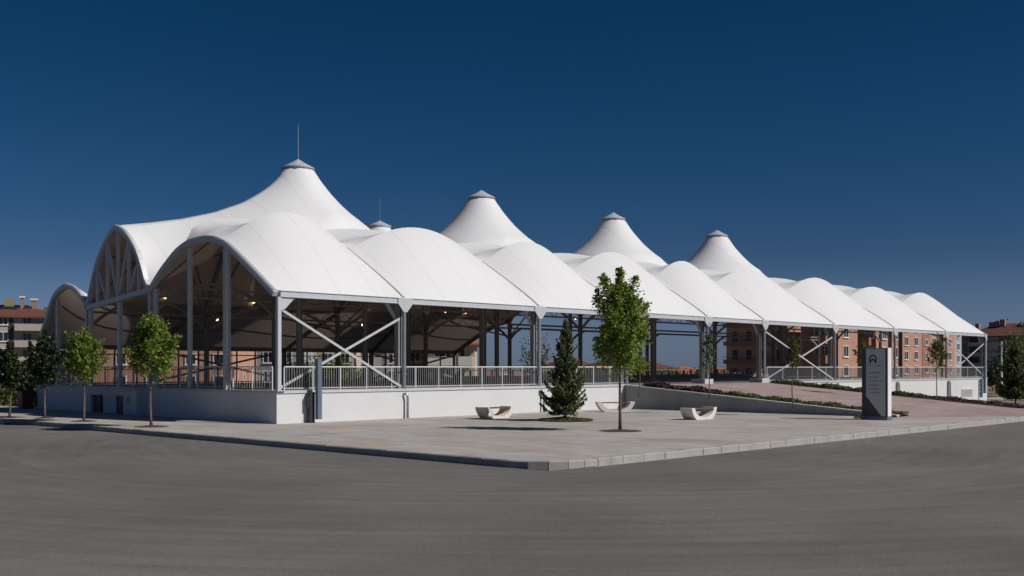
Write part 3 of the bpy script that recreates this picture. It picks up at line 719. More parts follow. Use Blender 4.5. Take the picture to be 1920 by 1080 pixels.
MB().box(-.53, -.505, 11.68, 12.2, .1, 1.25).build('door', 'wall', cb); d_ = MB().box(-.53, -.505, 12.26, 12.82, .1, 1.25).build('door', 'wall', cb)
MB().box(-.545, -.531, 12.45, 12.6, .65, .95).build('warning_plate', 'yellow', d_)
rb = thing('red_bin', 'small dark red bin at the left end of the shaded wall', 'bin', (-.5, 25.3, 0))
mb = MB(); mb.add([(-.85,25.0,0),(-.25,25.0,0),(-.25,25.6,0),(-.85,25.6,0),(-.9,24.95,1.0),(-.2,24.95,1.0),(-.2,25.65,1.0),(-.9,25.65,1.0)], [(3,2,1,0),(4,5,6,7),(0,1,5,4),(1,2,6,5),(2,3,7,6),(3,0,4,7)]); mb.build('bin_body', 'red', rb)
MB().box(-.93, -.17, 24.92, 25.68, 1.001, 1.08).build('lid', 'dark_frame', rb, bevel=.01)

# ---------------------------------------------------------------- retaining wall and planting strips
rw = thing('retaining_wall', 'low grey retaining wall tapering down along the ramp planting bed', 'wall', (25, -9, 0))
mb = MB(); prof = [(-.9, -.3), (-17.0, -.3), (-17.0, .10), (-2.2, rz(-2.2)+.06), (-1.5, rz(-1.5)+.06), (-.2, -.3)]
prof = [(-.12, -.3), (-17.0, -.3), (-17.0, .07), (-.12, rz(-.12)-.03)]
vs = [(x, s, z) for x in (24.75, 25.0) for s, z in prof]; k = len(prof)
mb.add(vs, [tuple(range(k)), tuple(range(k, 2*k))[::-1]]+[(i, k+i, k+(i+1)%k, (i+1)%k) for i in range(k)]); mb.build('wall_body', 'grey_retaining', rw)
mb = MB(); mb.bar((24.85, -.14, rz(-.14)), (24.85, -17.0, .10), .36, .055); mb.build('coping', 'coping', rw)
def soilstrip(name, x0, x1, s0, s1, dz=.05):
    n = 20; vs = []; fs = []
    for i in range(n+1):
        s = s0+(s1-s0)*i/n
        vs += [(x0, s, -.5), (x0, s, rz(s)+dz-.02), ((x0+x1)/2, s, rz(s)+dz+.06), (x1, s, rz(s)+dz-.02), (x1, s, -.9)]
    for i in range(n):
        for j in range(4): a = i*5+j; fs.append((a, a+1, a+6, a+5))
    return struct(MB().add(vs, fs).build(name, 'soil'))
soilstrip('planting_bed', 25.01, 26.1, -.95, -17.0); soilstrip('planting_bed', 41.1, 42.3, -.4, -17.2)

def leaves(name, pts, m, size, parent=None, up=.3, long=1.0, seed=1, tone=None):
    """pts (n,3) in local coordinates -> one mesh of small folded leaf faces"""
    r = np.random.default_rng(seed); n = len(pts)
    nrm = r.normal(size=(n, 3)); nrm[:, 2] = abs(nrm[:, 2])+up; nrm /= np.linalg.norm(nrm, axis=1)[:, None]
    a = r.normal(size=(n, 3)); a -= (a*nrm).sum(1)[:, None]*nrm; a /= np.linalg.norm(a, axis=1)[:, None]; b = np.cross(nrm, a)
    sz = size*r.uniform(.6, 1.35, n)[:, None]
    p0 = pts-a*sz*long; p1 = pts+b*sz*.75-nrm*sz*.15; p2 = pts+a*sz*long+nrm*sz*.1; p3 = pts-b*sz*.75-nrm*sz*.15
    V = np.stack([p0, p1, p2, p3], 1).reshape(-1, 3)
    me = bpy.data.meshes.new(name); me.vertices.add(4*n); me.vertices.foreach_set('co', V.ravel().astype(np.float32))
    me.loops.add(4*n); me.loops.foreach_set('vertex_index', np.arange(4*n, dtype=np.int32))
    me.polygons.add(n); me.polygons.foreach_set('loop_start', np.arange(0, 4*n, 4, dtype=np.int32)); me.polygons.foreach_set('loop_total', np.full(n, 4, np.int32))
    me.update(calc_edges=True); me.validate()
    at = me.attributes.new('tone', 'FLOAT', 'POINT'); tv = r.beta(1.6, 2.2, n) if tone is None else tone
    at.data.foreach_set('value', np.repeat(tv, 4).astype(np.float32))
    me.materials.append(MATS[m]); o = bpy.data.objects.new(name, me); C.objects.link(o)
    if parent is not None: o.parent = parent
    return o

def broadleaf(label, loc, H, z0, Rr, m='leaf_maple', n=7000, size=.065, seed=1, cat='tree', group=None, name='street_tree', trunk_r=.055, lean=(0,0), spiky=.55, nb=34, shape=.9, cname='crown'):
    r = np.random.default_rng(seed); o = thing(name, label, cat, loc, group, local=True); o.rotation_euler = (0, 0, 0)
    tk = MB(); pts = []; zt = H*.86
    bend = r.uniform(-.06, .06, 2)
    tp = lambda z: Vector((lean[0]*z/H+bend[0]*math.sin(z*1.5), lean[1]*z/H+bend[1]*math.sin(z*1.3), z))
    tk.tube([tp(z) for z in np.linspace(-.05, zt, 9)], [trunk_r*(1.25 if i == 0 else 1-.085*i) for i in range(9)], 8)
    LP = []; hc = H-z0
    for i in range(nb):
        f = (i+.5)/nb; zs = z0+hc*.02+(zt-z0)*f*.92
        az = i*2.399963+r.uniform(-.4, .4)
        env = Rr*(math.sin(math.pi*min(1, (.27+.73*f))**shape))**.75 if f < .97 else Rr*.15
        env *= r.uniform(.62, 1.22)
        el = math.radians(r.uniform(22, 42)+26*f)
        ln = env/math.cos(el); zmax = H*r.uniform(.93, 1.0)-zs
        ln = min(ln*1.05, zmax/math.sin(el) if math.sin(el) > .1 else ln)
        d = Vector((math.cos(az)*math.cos(el), math.sin(az)*math.cos(el), math.sin(el)))
        a = tp(zs); mid = a+d*ln*.5+Vector((0,0,-.04*ln)); e = a+d*ln*.85+Vector((0,0,.15*ln))
        tk.tube([a, mid, e], [trunk_r*.38, trunk_r*.24, trunk_r*.08], 5, cap=False)
        nn = int(n/nb*(.55+.9*env/Rr)*.8); u = r.uniform(.12, 1.06, nn)**.8
        q = np.array(a)[None]*(1-u)[:, None]**2+2*np.array(mid)[None]*(u*(1-u))[:, None]+np.array(e)[None]*(u**2)[:, None]
        sp = (.34*(1-u)*1.15+.07+(1-spiky)*.10)[:, None]*Rr/1.1
        # clumps along the twig
        cl = r.normal(size=(7, 3))*.11*Rr; cid = r.integers(0, 7, nn)
        q = q+r.normal(size=(nn, 3))*sp*np.array([1, 1, .8])*.62+cl[cid]*(1-u)[:, None]*1.1
        LP.append(q)
    # leading shoot
    nn = int(n*.05); zz = r.uniform(zt*.85, H, nn); q = np.array([[*tp(z)[:2], z] for z in zz])+r.normal(size=(nn, 3))*np.array([.07, .07, .03])*Rr/1.1; LP.append(q)
    tk.build('trunk', 'bark', o, smooth=True, fix=False)
    A = np.concatenate(LP); A = A[A[:, 2] > z0-.25]
    leaves(cname, A, m, size, o, seed=seed)
    return o
def conifer(label, loc, H, z0, Rr, m='leaf_spruce', seed=1, name='spruce_tree', cat='tree', nb=None, size=.05, dens=1.0, trunk_r=.06, droop=.12, power=.85, up=0.12, group=None):
    r = np.random.default_rng(seed); o = thing(name, label, cat, loc, group, local=True)
    tk = MB(); tk.tube([(0,0,-.05), (0,0,H*.5), (0,0,H*.97)], [trunk_r*1.2, trunk_r*.7, .012], 8)
    LP = []; z = z0
    while z < H*.97:
        f = (z-z0)/(H-z0); Rl = Rr*((1-f)**power)*(1 if f > .08 else .82); k = max(4, int(8*(1-f*.45)))
        for i in range(k):
            az = r.uniform(0, 2*math.pi); Lb = Rl*r.uniform(.45, 1.25)+.06
            rise = up+f*.7
            dx, dy = math.cos(az), math.sin(az)
            pt = lambda u: np.stack([dx*Lb*u, dy*Lb*u, z+Lb*(rise*u-droop*np.sin(u*math.pi)*1.0+.12*u*u)], -1)
            uu = np.array([0, .4, .75, 1.]); pb = pt(uu); tk.tube([tuple(p) for p in pb], [.018, .012, .008, .004], 4, cap=False)
            nn = int(70*dens*(Lb/.6+.2)); u = r.uniform(.12, 1, nn)**.75
            side = r.normal(size=nn)*.17*Lb*(1.15-u)*1.3+r.normal(size=nn)*.035
            q = pt(u); q[:, 0] += -dy*side; q[:, 1] += dx*side; q[:, 2] += r.normal(size=nn)*.028-abs(side)*.25
            LP.append(q)
        z += (.135 if H < 7 else .3)*r.uniform(.8, 1.2)*(H/5)
    nn = int(150*dens); zz = r.uniform(H*.86, H, nn); q = np.stack([r.normal(size=nn)*.05, r.normal(size=nn)*.05, zz], -1); LP.append(q)
    tk.build('trunk', 'bark', o, smooth=True, fix=False)
    leaves('crown', np.concatenate(LP), m, size, o, up=.1, long=1.25, seed=seed); return o
def pit(x, y, r_=.75, ry=None, plants=0, seed=1, m='leaf_groundcover'):
    rr = np.random.default_rng(seed); n = 22; ry = ry or r_
    vs = [(x+r_*rr.uniform(.93, 1.05)*math.cos(2*math.pi*k/n), y+ry*rr.uniform(.93, 1.05)*math.sin(2*math.pi*k/n), .006) for k in range(n)]+[(x+.4*r_*math.cos(2*math.pi*k/n), y+.4*ry*math.sin(2*math.pi*k/n), .05) for k in range(n)]+[(x, y, .07)]
    fs = [(k, (k+1)%n, n+(k+1)%n, n+k) for k in range(n)]+[(n+k, n+(k+1)%n, 2*n) for k in range(n)]
    struct(MB().add(vs, fs).build('soil', 'soil'))
    if plants:
        a = rr.uniform(0, 2*math.pi, plants); q = np.sqrt(rr.uniform(0, 1, plants)); pts = np.stack([x+r_*q*np.cos(a), y+ry*q*np.sin(a), .05+rr.uniform(0, .14, plants)*(1.2-q)], -1)
        g = leaves('ground_cover', pts, m, .035, seed=seed); tag(g, 'low green and brown weeds in the soil round the spruce', 'ground cover', kind='stuff')

def base(px, y, z=0.0):
    d = (CZ-z)*F/(y-689); return P(px, d, z)
# trees on the plaza and the left street
b = base(1163, 808); broadleaf('tall sunlit green maple with a bare slim trunk, foremost on the plaza', b, 6.35, 2.25, 1.25, n=15000, size=.058, seed=5, spiky=.9, nb=40, trunk_r=.065); pit(b.x, b.y, .85, seed=2)
b = base(1060, 789); conifer('young green spruce on the plaza left of the tall maple', b, 4.7, .5, 1.14, seed=8, dens=1.0, power=1.0, droop=.2); pit(b.x, b.y, 1.3, seed=3, plants=1500)
b = base(284, 800); broadleaf('sunlit round-crowned maple on the left pavement before the shaded wall', b, 4.75, 2.0, 1.08, n=8000, size=.06, seed=12, spiky=.5); pit(b.x, b.y, .7, seed=4)
b = base(157, 790); broadleaf('half-shaded pale green maple before the dark shutter openings of the left wall', b, 4.3, 1.75, 1.0, n=5500, size=.062, seed=21, m='leaf_maple', spiky=.8); pit(b.x, b.y, .6, seed=5)
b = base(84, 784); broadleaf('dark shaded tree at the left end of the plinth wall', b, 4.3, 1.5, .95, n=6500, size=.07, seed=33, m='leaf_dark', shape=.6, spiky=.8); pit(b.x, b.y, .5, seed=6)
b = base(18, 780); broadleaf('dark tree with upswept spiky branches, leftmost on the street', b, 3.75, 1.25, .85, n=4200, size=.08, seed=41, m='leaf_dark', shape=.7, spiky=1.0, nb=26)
# slim young trees along the ramp
def slim(px, y, ytop, ycrown, wpx, z, label, seed, m='leaf_autumn', n=1500):
    d = (CZ-z)*F/(y-689); p = P(px, d, z); H = (y-ytop)/F*d; z0 = (y-ycrown)/F*d; broadleaf(label, p, H, z0, wpx/2/F*d, n=n, size=.05, seed=seed, m=m, trunk_r=.035, spiky=.3, nb=16, shape=.8)
slim(1198, 742, 664, 702, 36, 1.15, 'small young tree with a round green tuft behind the tall maple at the ramp top', 51, 'leaf_maple', 900)
slim(1330, 746, 606, 700, 32, .85, 'slim young tree in the ramp planting bed, behind the right concrete bench', 52, 'leaf_hedge', 1200)
slim(1487, 764, 618, 692, 34, .42, 'slim yellow-green young tree before the cross brace left of the totem sign', 53)
slim(1618, 735, 634, 688, 34, .9, 'small young tree mostly hidden behind the totem sign', 54)
slim(1757, 750, 622, 694, 36, .35, 'slim yellow-green young tree beside the small plank bench, right of the totem sign', 55, n=1700)
p = P(1904, 99, -.85); conifer('dense dark spruce at the right edge beyond the end of the hall', p, 5.6, .6, 1.75, m='leaf_spruce', seed=61, size=.10, dens=.9, power=.95)
# planting
def strip(label, m, x0, x1, s0, s1, n, h, size, seed):
    r = np.random.default_rng(seed); x = r.uniform(x0, x1, n); s = r.uniform(s0, s1, n)
    cl = (np.sin(s*5.1+r.normal(size=n)*.5)+np.sin(s*2.3))*.25+.6
    z = np.array([rz(v) for v in s])+.1+r.uniform(0, 1, n)*h*cl
    g = leaves('ground_cover', np.stack([x, s, z], -1), m, size, seed=seed); tag(g, label, 'ground cover', kind='stuff')
strip('purple leafy plants in the upper end of the ramp bed', 'leaf_purple', 25.0, 26.1, -6.6, -1.2, 4600, .26, .05, 71)
strip('low yellow-green plants in the lower part of the ramp bed', 'leaf_groundcover', 25.05, 26.1, -17, -6.3, 6000, .20, .05, 72)
strip('low green plants along the right edge of the ramp', 'leaf_groundcover', 41.2, 42.3, -10.5, -.5, 4500, .22, .06, 73)
strip('purple flowering strip along the lower right edge of the ramp', 'leaf_purple', 41.2, 42.6, -19.5, -10.5, 4600, .15, .05, 74)
struct(MB().box(41.1, 42.6, -19.6, -17.2, -.3, .03).build('planting_bed', 'soil'))
b = base(1672, 786); pit(b.x+.9, b.y+1.5, 1.5, .5, plants=700, seed=9)

# ---------------------------------------------------------------- benches
def bench(label, loc, rz_):
    o = thing('bench', label, 'bench', loc, 'curved concrete benches on the plaza', rz=rz_, local=True); W = .34
    out = [(-1.08, .56), (-1.0, .36), (-.86, .16), (-.68, .02), (-.60, 0), (.60, 0), (.68, .02), (.86, .16), (1.0, .36), (1.08, .56)]
    inn = [(.80*math.cos(a), .56-.46*math.sin(a)) for a in [math.pi*i/14 for i in range(15)]]
    poly = out+inn
    mb = MB(); k = len(poly); vs = [(u, y, z) for y in (-W, W) for u, z in poly]
    # caps as quads strips between outer and inner outline
    n = len(out); fs = []
    oi = [min(14, round(j*14/(n-1))) for j in range(n)]   # inner index (from right to left)
    for side in (0, 1):
        base_ = side*k
        for j in range(n-1):      # outer goes left->right, inner right->left
            a, b2 = n+14-oi[j], n+14-oi[j+1]; chain = list(range(b2, a+1))
            f = [base_+j, base_+j+1]+[base_+c for c in chain]
            fs.append(tuple(f) if side == 0 else tuple(f[::-1]))
    fs += [(i, k+i, k+(i+1)%k, (i+1)%k) for i in range(k)]
    mb.add(vs, fs); body = mb.build('bench_body', 'bench_concrete', o)
    sl_ = MB()
    for i in range(5): y0 = -.30+i*.122; sl_.box(-.775, .775, y0, y0+.11, .485, .53)
    sl_.build('seat', 'wood', o); return o
b1 = base(928, 784); o = bench('curved concrete bench with a graffiti patch, left of the spruce', b1, math.radians(4))
g = MB(); g.add([(-.72+.05*i, -.3435, .36-.045*i+.09*j*(1-.1*i)) for i in range(6) for j in (0, 1)], [(2*i, 2*i+2, 2*i+3, 2*i+1) for i in range(5)]); g.build('graffiti', 'graffiti', o, fix=False)
bench('curved concrete bench partly behind the trunk of the tall maple, by the plinth wall', base(1153, 772), math.radians(-38))
bench('curved concrete bench standing alone right of the tall maple, before the retaining wall', base(1310, 786), math.radians(0))
p = P(1768, 70.5, .28); o = thing('bench', 'small dark plank bench beside the far strip and the white wall', 'bench', (p.x, p.y, -.15), rz=math.radians(-6), local=True)
MB().box(-1.5, 1.5, -.25, .25, .60, .70).build('seat', 'wood', o)
for q in (-1.1, 1.1): MB().box(q-.12, q+.12, -.2, .2, 0, .599).build('leg', 'grey_retaining', o)

# ---------------------------------------------------------------- totem sign
b = base(1643, 787); sg_ = thing('totem_sign', 'tall silver and dark totem sign with an arch emblem and rows of small lettering', 'sign', (b.x, b.y, 0), local=True)
# front faces -x ; width along y
Wd = .62; D2 = .20; H_ = 3.38
MB().box(-D2-.05, D2+.05, -Wd-.04, Wd+.04, 0, .16).build('plinth', 'blue_metal', sg_, bevel=.01)
MB().box(-D2, D2, -Wd, Wd, .161, H_).build('sign_body', 'sign_dark', sg_)
MB().box(-D2+.02, D2-.0, -Wd-.035, -Wd-.001, .18, H_+.01).build('side_panel', 'sign_white', sg_)
fp = MB(); yl, yr_ = Wd-.22, -Wd+.07   # left as seen from the street is +y
poly = [(yl, H_-.02), (yl, 1.12), (-Wd+.26, .19), (yr_, .19), (yr_, H_-.02)]
fp.add([(-D2-.03, y, z) for y, z in poly]+[(-D2+.0, y, z) for y, z in poly], [(0,1,2,3,4), (9,8,7,6,5)]+[(i, 5+i, 5+(i+1)%5, (i+1)%5) for i in range(5)])
face = fp.build('front_panel', 'sign_silver', sg_)
ink = MB(); xf = -D2-.032; yc = .06
def arcstroke(mb, yc, zc, r0, r1, a0, a1, n=20):
    vs = []; 
    for i in range(n+1):
        a = a0+(a1-a0)*i/n
        for r in (r0, r1): vs.append((xf, yc-r*math.cos(a), zc+r*math.sin(a)))
    mb.add(vs, [(2*i, 2*i+1, 2*i+3, 2*i+2) for i in range(n)])
zc_ = 2.88
arcstroke(ink, yc, zc_, .125, .19, math.radians(-38), math.radians(218))
arcstroke(ink, yc, zc_-.17, .09, .165, math.radians(25), math.radians(155), 12)
for s_ in (-1, 1): ink.add([(xf-.001, yc+s_*.17, zc_-.21), (xf-.001, yc+s_*.09, zc_-.21), (xf-.001, yc+s_*.10, zc_-.05), (xf-.001, yc+s_*.17, zc_-.05)], [(0,1,2,3)])
ink.build('emblem', 'sign_ink', face, fix=False)
def glyphrow(mb, y0, z, wid, h, seed, gap=()):
    r = random.Random(seed); y = 0
    while y < wid:
        gw = h*r.uniform(.45, .75)
        if r.random() < .12: y += gw; continue
        yy = y0-y
        k = r.randrange(5); st_ = h*.22
        def q(a, b_, c, d): mb.add([(xf, yy-a, z+c), (xf, yy-b_, z+c), (xf, yy-b_, z+d), (xf, yy-a, z+d)], [(0,1,2,3)])
        q(0, st_, 0, h)
        if k in (0, 1, 3): q(st_, gw, h-st_, h)
        if k in (1, 2): q(st_, gw, 0, st_)
        if k in (0, 2, 4): q(gw-st_, gw, 0, h-(st_ if k == 0 else 0))
        if k in (3, 4): q(st_, gw-(st_ if k == 4 else 0), h*.4, h*.4+st_)
        y += gw+h*.28
lt = MB(); glyphrow(lt, yl-.10, 2.535, .66, .055, 1); lt.build('lettering', 'sign_ink', face, fix=False)
lt = MB()
for i, (z, wd) in enumerate(((2.19, .52), (1.98, .44), (1.80, .74), (1.61, .50), (1.43, .64), (1.26, .52))): glyphrow(lt, yl-.11, z, wd, .065, 10+i)
lt.build('lettering', 'sign_letters', face, fix=False)

# ---------------------------------------------------------------- background buildings
def axes_box(l, c, r, d):
    """axis-aligned building whose near vertical corner is at photo column c, depth d; the shaded face runs to column l, the sunlit to column r"""
    p = P(c, d); 
    def solve(px, ex, ey):   # distance along world direction so that the point lands on column px
        k = (px-960)/F; vx, vy = p.x-CX, p.y-CY
        X0 = vx*RX+vy*RY; D0 = vx*FX+vy*FY; dX = ex*RX+ey*RY; dD = ex*FX+ey*FY
        return (k*D0-X0)/(dX-k*dD)
    return p.x, p.y, max(3, solve(r, 1, 0)), max(3, solve(l, 0, 1))
def win(bld, o, ux, nn, u, z, w_, h_, frame='frame_white', bars=1):
    """window on face: origin o, along ux, outward nn"""
    mb = MB(); e = .12
    mb.obox(o, ux, nn, u-w_/2-e, u+w_/2+e, .0, .10, z-e, z); mb.obox(o, ux, nn, u-w_/2-e, u+w_/2+e, .0, .10, z+h_, z+h_+e)
    mb.obox(o, ux, nn, u-w_/2-e, u-w_/2, .0, .10, z, z+h_); mb.obox(o, ux, nn, u+w_/2, u+w_/2+e, .0, .10, z, z+h_)
    for k in range(bars): uu = u-w_/2+w_*(k+1)/(bars+1); mb.obox(o, ux, nn, uu-.04, uu+.04, .03, .09, z, z+h_)
    mb.obox(o, ux, nn, u-w_/2-.2, u+w_/2+.2, 0, .2, z-e-.08, z-e)
    f = mb.build('window', frame, bld)
    MB().obox(o, ux, nn, u-w_/2, u+w_/2, .01, .03, z, z+h_).build('pane', 'dark_glass', f)
def balcony(bld, o, ux, nn, u0, u1, z, m='cream', depth=1.3, hh=1.0, back='dark_frame', rail=False):
    mb = MB(); mb.obox(o, ux, nn, u0, u1, .0, depth, z-.2, z)
    if rail:
        mb.obox(o, ux, nn, u0, u1, depth-.08, depth, z+.0, z+.45); b_ = mb.build('balcony', m, bld); r_ = MB()
        r_.obox(o, ux, nn, u0, u1, depth-.06, depth-.02, z+.95, z+1.02)
        nn_ = int((u1-u0)/.5)
        for i in range(nn_+1): uu = u0+.03+(u1-u0-.06)*i/nn_; r_.obox(o, ux, nn, uu-.03, uu+.03, depth-.06, depth-.02, z+.451, z+.949)
        r_.build('railing', 'palegrey', b_)
    else:
        mb.obox(o, ux, nn, u0, u1, depth-.12, depth, z, z+hh); mb.obox(o, ux, nn, u0, u0+.12, .0, depth-.121, z, z+hh); mb.obox(o, ux, nn, u1-.12, u1, .0, depth-.121, z, z+hh); b_ = mb.build('balcony', m, bld)
    return b_
def hip(bld, x0, x1, y0, y1, z, h, m='tile', ov=.7, name='roof'):
    x0 -= ov; x1 += ov; y0 -= ov; y1 += ov; w_ = min(x1-x0, y1-y0)/2; 
    if x1-x0 > y1-y0: r0, r1 = (x0+w_, (y0+y1)/2), (x1-w_, (y0+y1)/2)
    else: r0, r1 = ((x0+x1)/2, y0+w_), ((x0+x1)/2, y1-w_)
    vs = [(x0,y0,z),(x1,y0,z),(x1,y1,z),(x0,y1,z),(*r0,z+h),(*r1,z+h),(x0,y0,z-.25),(x1,y0,z-.25),(x1,y1,z-.25),(x0,y1,z-.25)]
    if x1-x0 > y1-y0: fs = [(0,1,5,4),(1,2,5),(2,3,4,5),(3,0,4)]
    else: fs = [(0,1,4),(1,2,5,4),(2,3,5),(3,0,4,5)]
    fs += [(6,7,1,0),(7,8,2,1),(8,9,3,2),(9,6,0,3),(9,8,7,6)]
    return MB().add(vs, fs).build(name, m, bld)
G = -.85
# -- salmon and brown blocks at the right
A = thing('apartment_block', 'stepped salmon and brown apartment block seen under the roof, right of the ramp', 'apartment block', (*P(1480, 165)[:2], G))
for (l, c, r, d, zt, kind) in ((1362, 1476, 1501, 165, 11.2, 0), (1502, 1562, 1607, 158, 11.0, 1), (1608, 1642, 1690, 168, 11.2, 2)):
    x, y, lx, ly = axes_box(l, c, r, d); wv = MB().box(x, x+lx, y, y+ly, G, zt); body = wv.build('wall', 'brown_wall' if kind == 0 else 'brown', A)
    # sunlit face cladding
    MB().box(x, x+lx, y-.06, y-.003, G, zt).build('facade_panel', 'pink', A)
    o_f = (x, y-.06, 0); o_s = (x-.003, y, 0)
    for fl in range(4):
        z = .35+fl*2.9
        if kind == 1: win(A, o_f, (1,0), (0,-1), lx*.5, z+.9, 1.5, 1.5)
        if kind == 2: win(A, o_f, (1,0), (0,-1), lx*.3, z+.9, 1.3, 1.5); win(A, o_f, (1,0), (0,-1), lx*.75, z+.9, 1.3, 1.5)
        if kind == 0:
            if fl:
                mb = MB(); b_ = balcony(A, o_s, (0,1), (-1,0), .2, ly-.2, z, 'brown', 1.2, rail=True)
            for q in (.12, .38, .62, .85): MB().obox(o_s, (0,1), (-1,0), ly*q-.45, ly*q+.45, .0, .06, z+.05, z+2.0).build('balcony_door', 'dark_frame', A)
        else:
            if fl: balcony(A, o_s, (0,1), (-1,0), .6, ly*.6, z, 'brown', 1.1); win(A, o_s, (0,1), (-1,0), ly*.35, z+1.05, ly*.4, 1.35, bars=3)
B = thing('apartment_block', 'salmon apartment block with a brown stair strip, behind the far right railing', 'apartment block', (*P(1730, 215)[:2], G))
x, y, lx, ly = axes_box(1650, 1688, 1790, 205); MB().box(x, x+lx, y, y+ly, G, 11.8).build('wall', 'pink', B)
for q0, q1 in ((.38, .52), (.0, .03)): MB().box(x+lx*q0, x+lx*q1, y-.08, y-.004, G, 11.7).build('stair_strip', 'brown', B)
for fl in range(4):
    z = .5+fl*2.75
    for q in (.10, .27, .60, .90): win(B, (x, y, 0), (1,0), (0,-1), lx*q, z+.8, 1.5, 1.5)
    win(B, (x, y-.08, 0), (1,0), (0,-1), lx*.45, z+1.0, 1.2, 1.0)
    if fl: balcony(B, (x, y, 0), (1,0), (0,-1), lx*.70, lx*.84, z, 'pink', .8)
# pale narrow block
Cb = thing('apartment_block', 'narrow pale grey block between the salmon and the dark apartment buildings', 'apartment block', (*P(1800, 260)[:2], G))
x, y, lx, ly = axes_box(1760, 1790, 1803, 250); MB().box(x, x+lx, y, y+ly, G, 11.5).build('wall', 'palegrey', Cb)
for fl in range(4): win(Cb, (x, y, 0), (1,0), (0,-1), lx*.5, 1+fl*2.8, 1.3, 1.4)
hip(Cb, x, x+lx, y, y+ly, 11.5, 1.2)
# dark block right
Dk = thing('apartment_block', 'dark grey apartment block with a brown-red roof and chimneys at the right edge', 'apartment block', (*P(1880, 290)[:2], G))
x, y, lx, ly = axes_box(1803, 1965, 2100, 270); y1 = y+ly; MB().box(x, x+14, y, y1, G, 10.7).build('wall', 'darkgrey', Dk)
rf = hip(Dk, x, x+14, y, y1, 10.7, 3.4)
for q in np.linspace(.2, .85, 7):
    yy = y+ly*(q+.05*math.sin(q*40)); MB().box(x+5, x+5.6+q, yy, yy+.7+.9*(q*5 % 1), 12.3, 13.9+(q*7.3 % 1)*1.5).build('chimney', 'chimney', rf)
o_s = (x-.003, y, 0)
for k_, q in enumerate(np.linspace(.06, .94, 9)):
    for fl in range(4):
        z = .2+fl*2.7
        if k_ in (2, 5, 7):
            MB().obox(o_s, (0,1), (-1,0), ly*q-1.7, ly*q+1.7, .0, .05, z+.3, z+2.3).build('loggia', 'dark_frame', Dk); balcony(Dk, (x-.05, y, 0), (0,1), (-1,0), ly*q-1.7, ly*q+1.7, z, 'palegrey', 1.0, hh=.8)
        else: win(Dk, o_s, (0,1), (-1,0), ly*q, z+.9, 1.2, 1.2, 'palegrey')
for q in (.30, .62): MB().obox(o_s, (0,1), (-1,0), ly*q-1.5, ly*q+1.5, .0, .15, G, 10.4).build('facade_panel', 'palegrey', Dk)
# -- left beige block: facade faces the camera roughly
def facing(name, label, px0, d0, px1, d1, zt, depth, m, floors, cols, fh=2.9, z0=.4, roof=None, rh=2.5, balc=None, wmat='frame_white', wsize=(1.3,1.4), cat='apartment block', bands=None, group=None):
    a, b_ = P(px0, d0), P(px1, d1); ux = Vector((b_.x-a.x, b_.y-a.y)); Lh = ux.length; ux.normalize(); nn = (ux.y, -ux.x); o = (a.x, a.y, 0); ux = tuple(ux)
    bl = thing(name, label, cat, (a.x, a.y, G), group)
    MB().obox(o, ux, nn, 0, Lh, -depth, 0, G, zt).build('wall', m, bl)
    for fl in range(floors):
        z = z0+fl*fh
        for q in cols: win(bl, o, ux, nn, Lh*q, z+.9, *wsize, wmat)
        if balc and fl:
            for q0, q1, bm2 in balc: balcony(bl, o, ux, nn, Lh*q0, Lh*q1, z, bm2)
        if bands: MB().obox(o, ux, nn, 0, Lh, .0, .08, z-.12, z+.12).build('floor_band', bands, bl)
    if roof:
        ov = .8; hw_ = (depth+2*ov)/2; pts = [(-ov, ov), (Lh+ov, ov), (Lh+ov, -depth-ov), (-ov, -depth-ov)]; q = lambda u, v, z: (o[0]+u*ux[0]+v*nn[0], o[1]+u*ux[1]+v*nn[1], z)
        hv = min(hw_, Lh/2+ov-.5)
        vs = [q(u, v, zt) for u, v in pts]+[q(-ov+hv, ov-hw_, zt+rh), q(Lh+ov-hv, ov-hw_, zt+rh)]+[q(u, v, zt-.25) for u, v in pts]
        rf = MB().add(vs, [(0,1,5,4),(1,2,5),(2,3,4,5),(3,0,4),(6,7,1,0),(7,8,2,1),(8,9,3,2),(9,6,0,3),(9,8,7,6)]).build('roof', roof, bl)
        return bl, o, ux, nn, Lh, rf
    return bl, o, ux, nn, Lh, None
bl, o, ux, nn, Lh, rf = facing('apartment_building', 'beige apartment building with balconies and a red roof at the left edge', -150, 182, 112, 190, 11.4, 11, 'beige', 4, (.08, .22, .36, .585), balc=[(.67, .97, 'beige')], roof='tile', rh=2.3, wsize=(1.4, 1.5))
for fl in range(4):
    for q in (.76, .90): win(bl, o, ux, nn, Lh*q, .4+fl*2.9+.9, 1.3, 1.35, 'beige')
MB().obox(o, ux, nn, Lh*.625, Lh*.66, .0, .1, G, 11.3).build('shaft', 'dark_frame', bl)
def onroof(u, v, w_, h0, h1, m, nm): 
    r_ = MB().obox(o, ux, nn, u-w_/2, u+w_/2, v-w_/2, v+w_/2, h0, h1).build(nm, m, rf); return r_
zz0 = 11.8
for px_, w_, zt_, m_ in ((12, 1.5, 14.6, 'yellow'), (37, .65, 14.9, 'chimney'), (60, .95, 14.5, 'chimney'), (49, 1.2, 13.4, 'dark_frame')):
    u = Lh*(px_+150)/262; r_ = onroof(u, -4, w_, zz0, zt_, m_, 'chimney' if m_ == 'chimney' else 'water_tank')
    if m_ == 'chimney': MB().obox(o, ux, nn, u-w_/2-.15, u+w_/2+.15, -4-w_/2-.15, -4+w_/2+.15, zt_+.001, zt_+.3).build('cap', 'frame_white', r_)
MB().obox(o, ux, nn, Lh*.56, Lh*.68, -3.6, -2.9, 12.4, 13.3).build('solar_panel', 'dark_glass', rf)
facing('brick_building', 'dark brick building just behind the left end of the tent roof', 82, 215, 260, 215, 14.6, 10, 'chimney', 4, (.2, .5, .8))
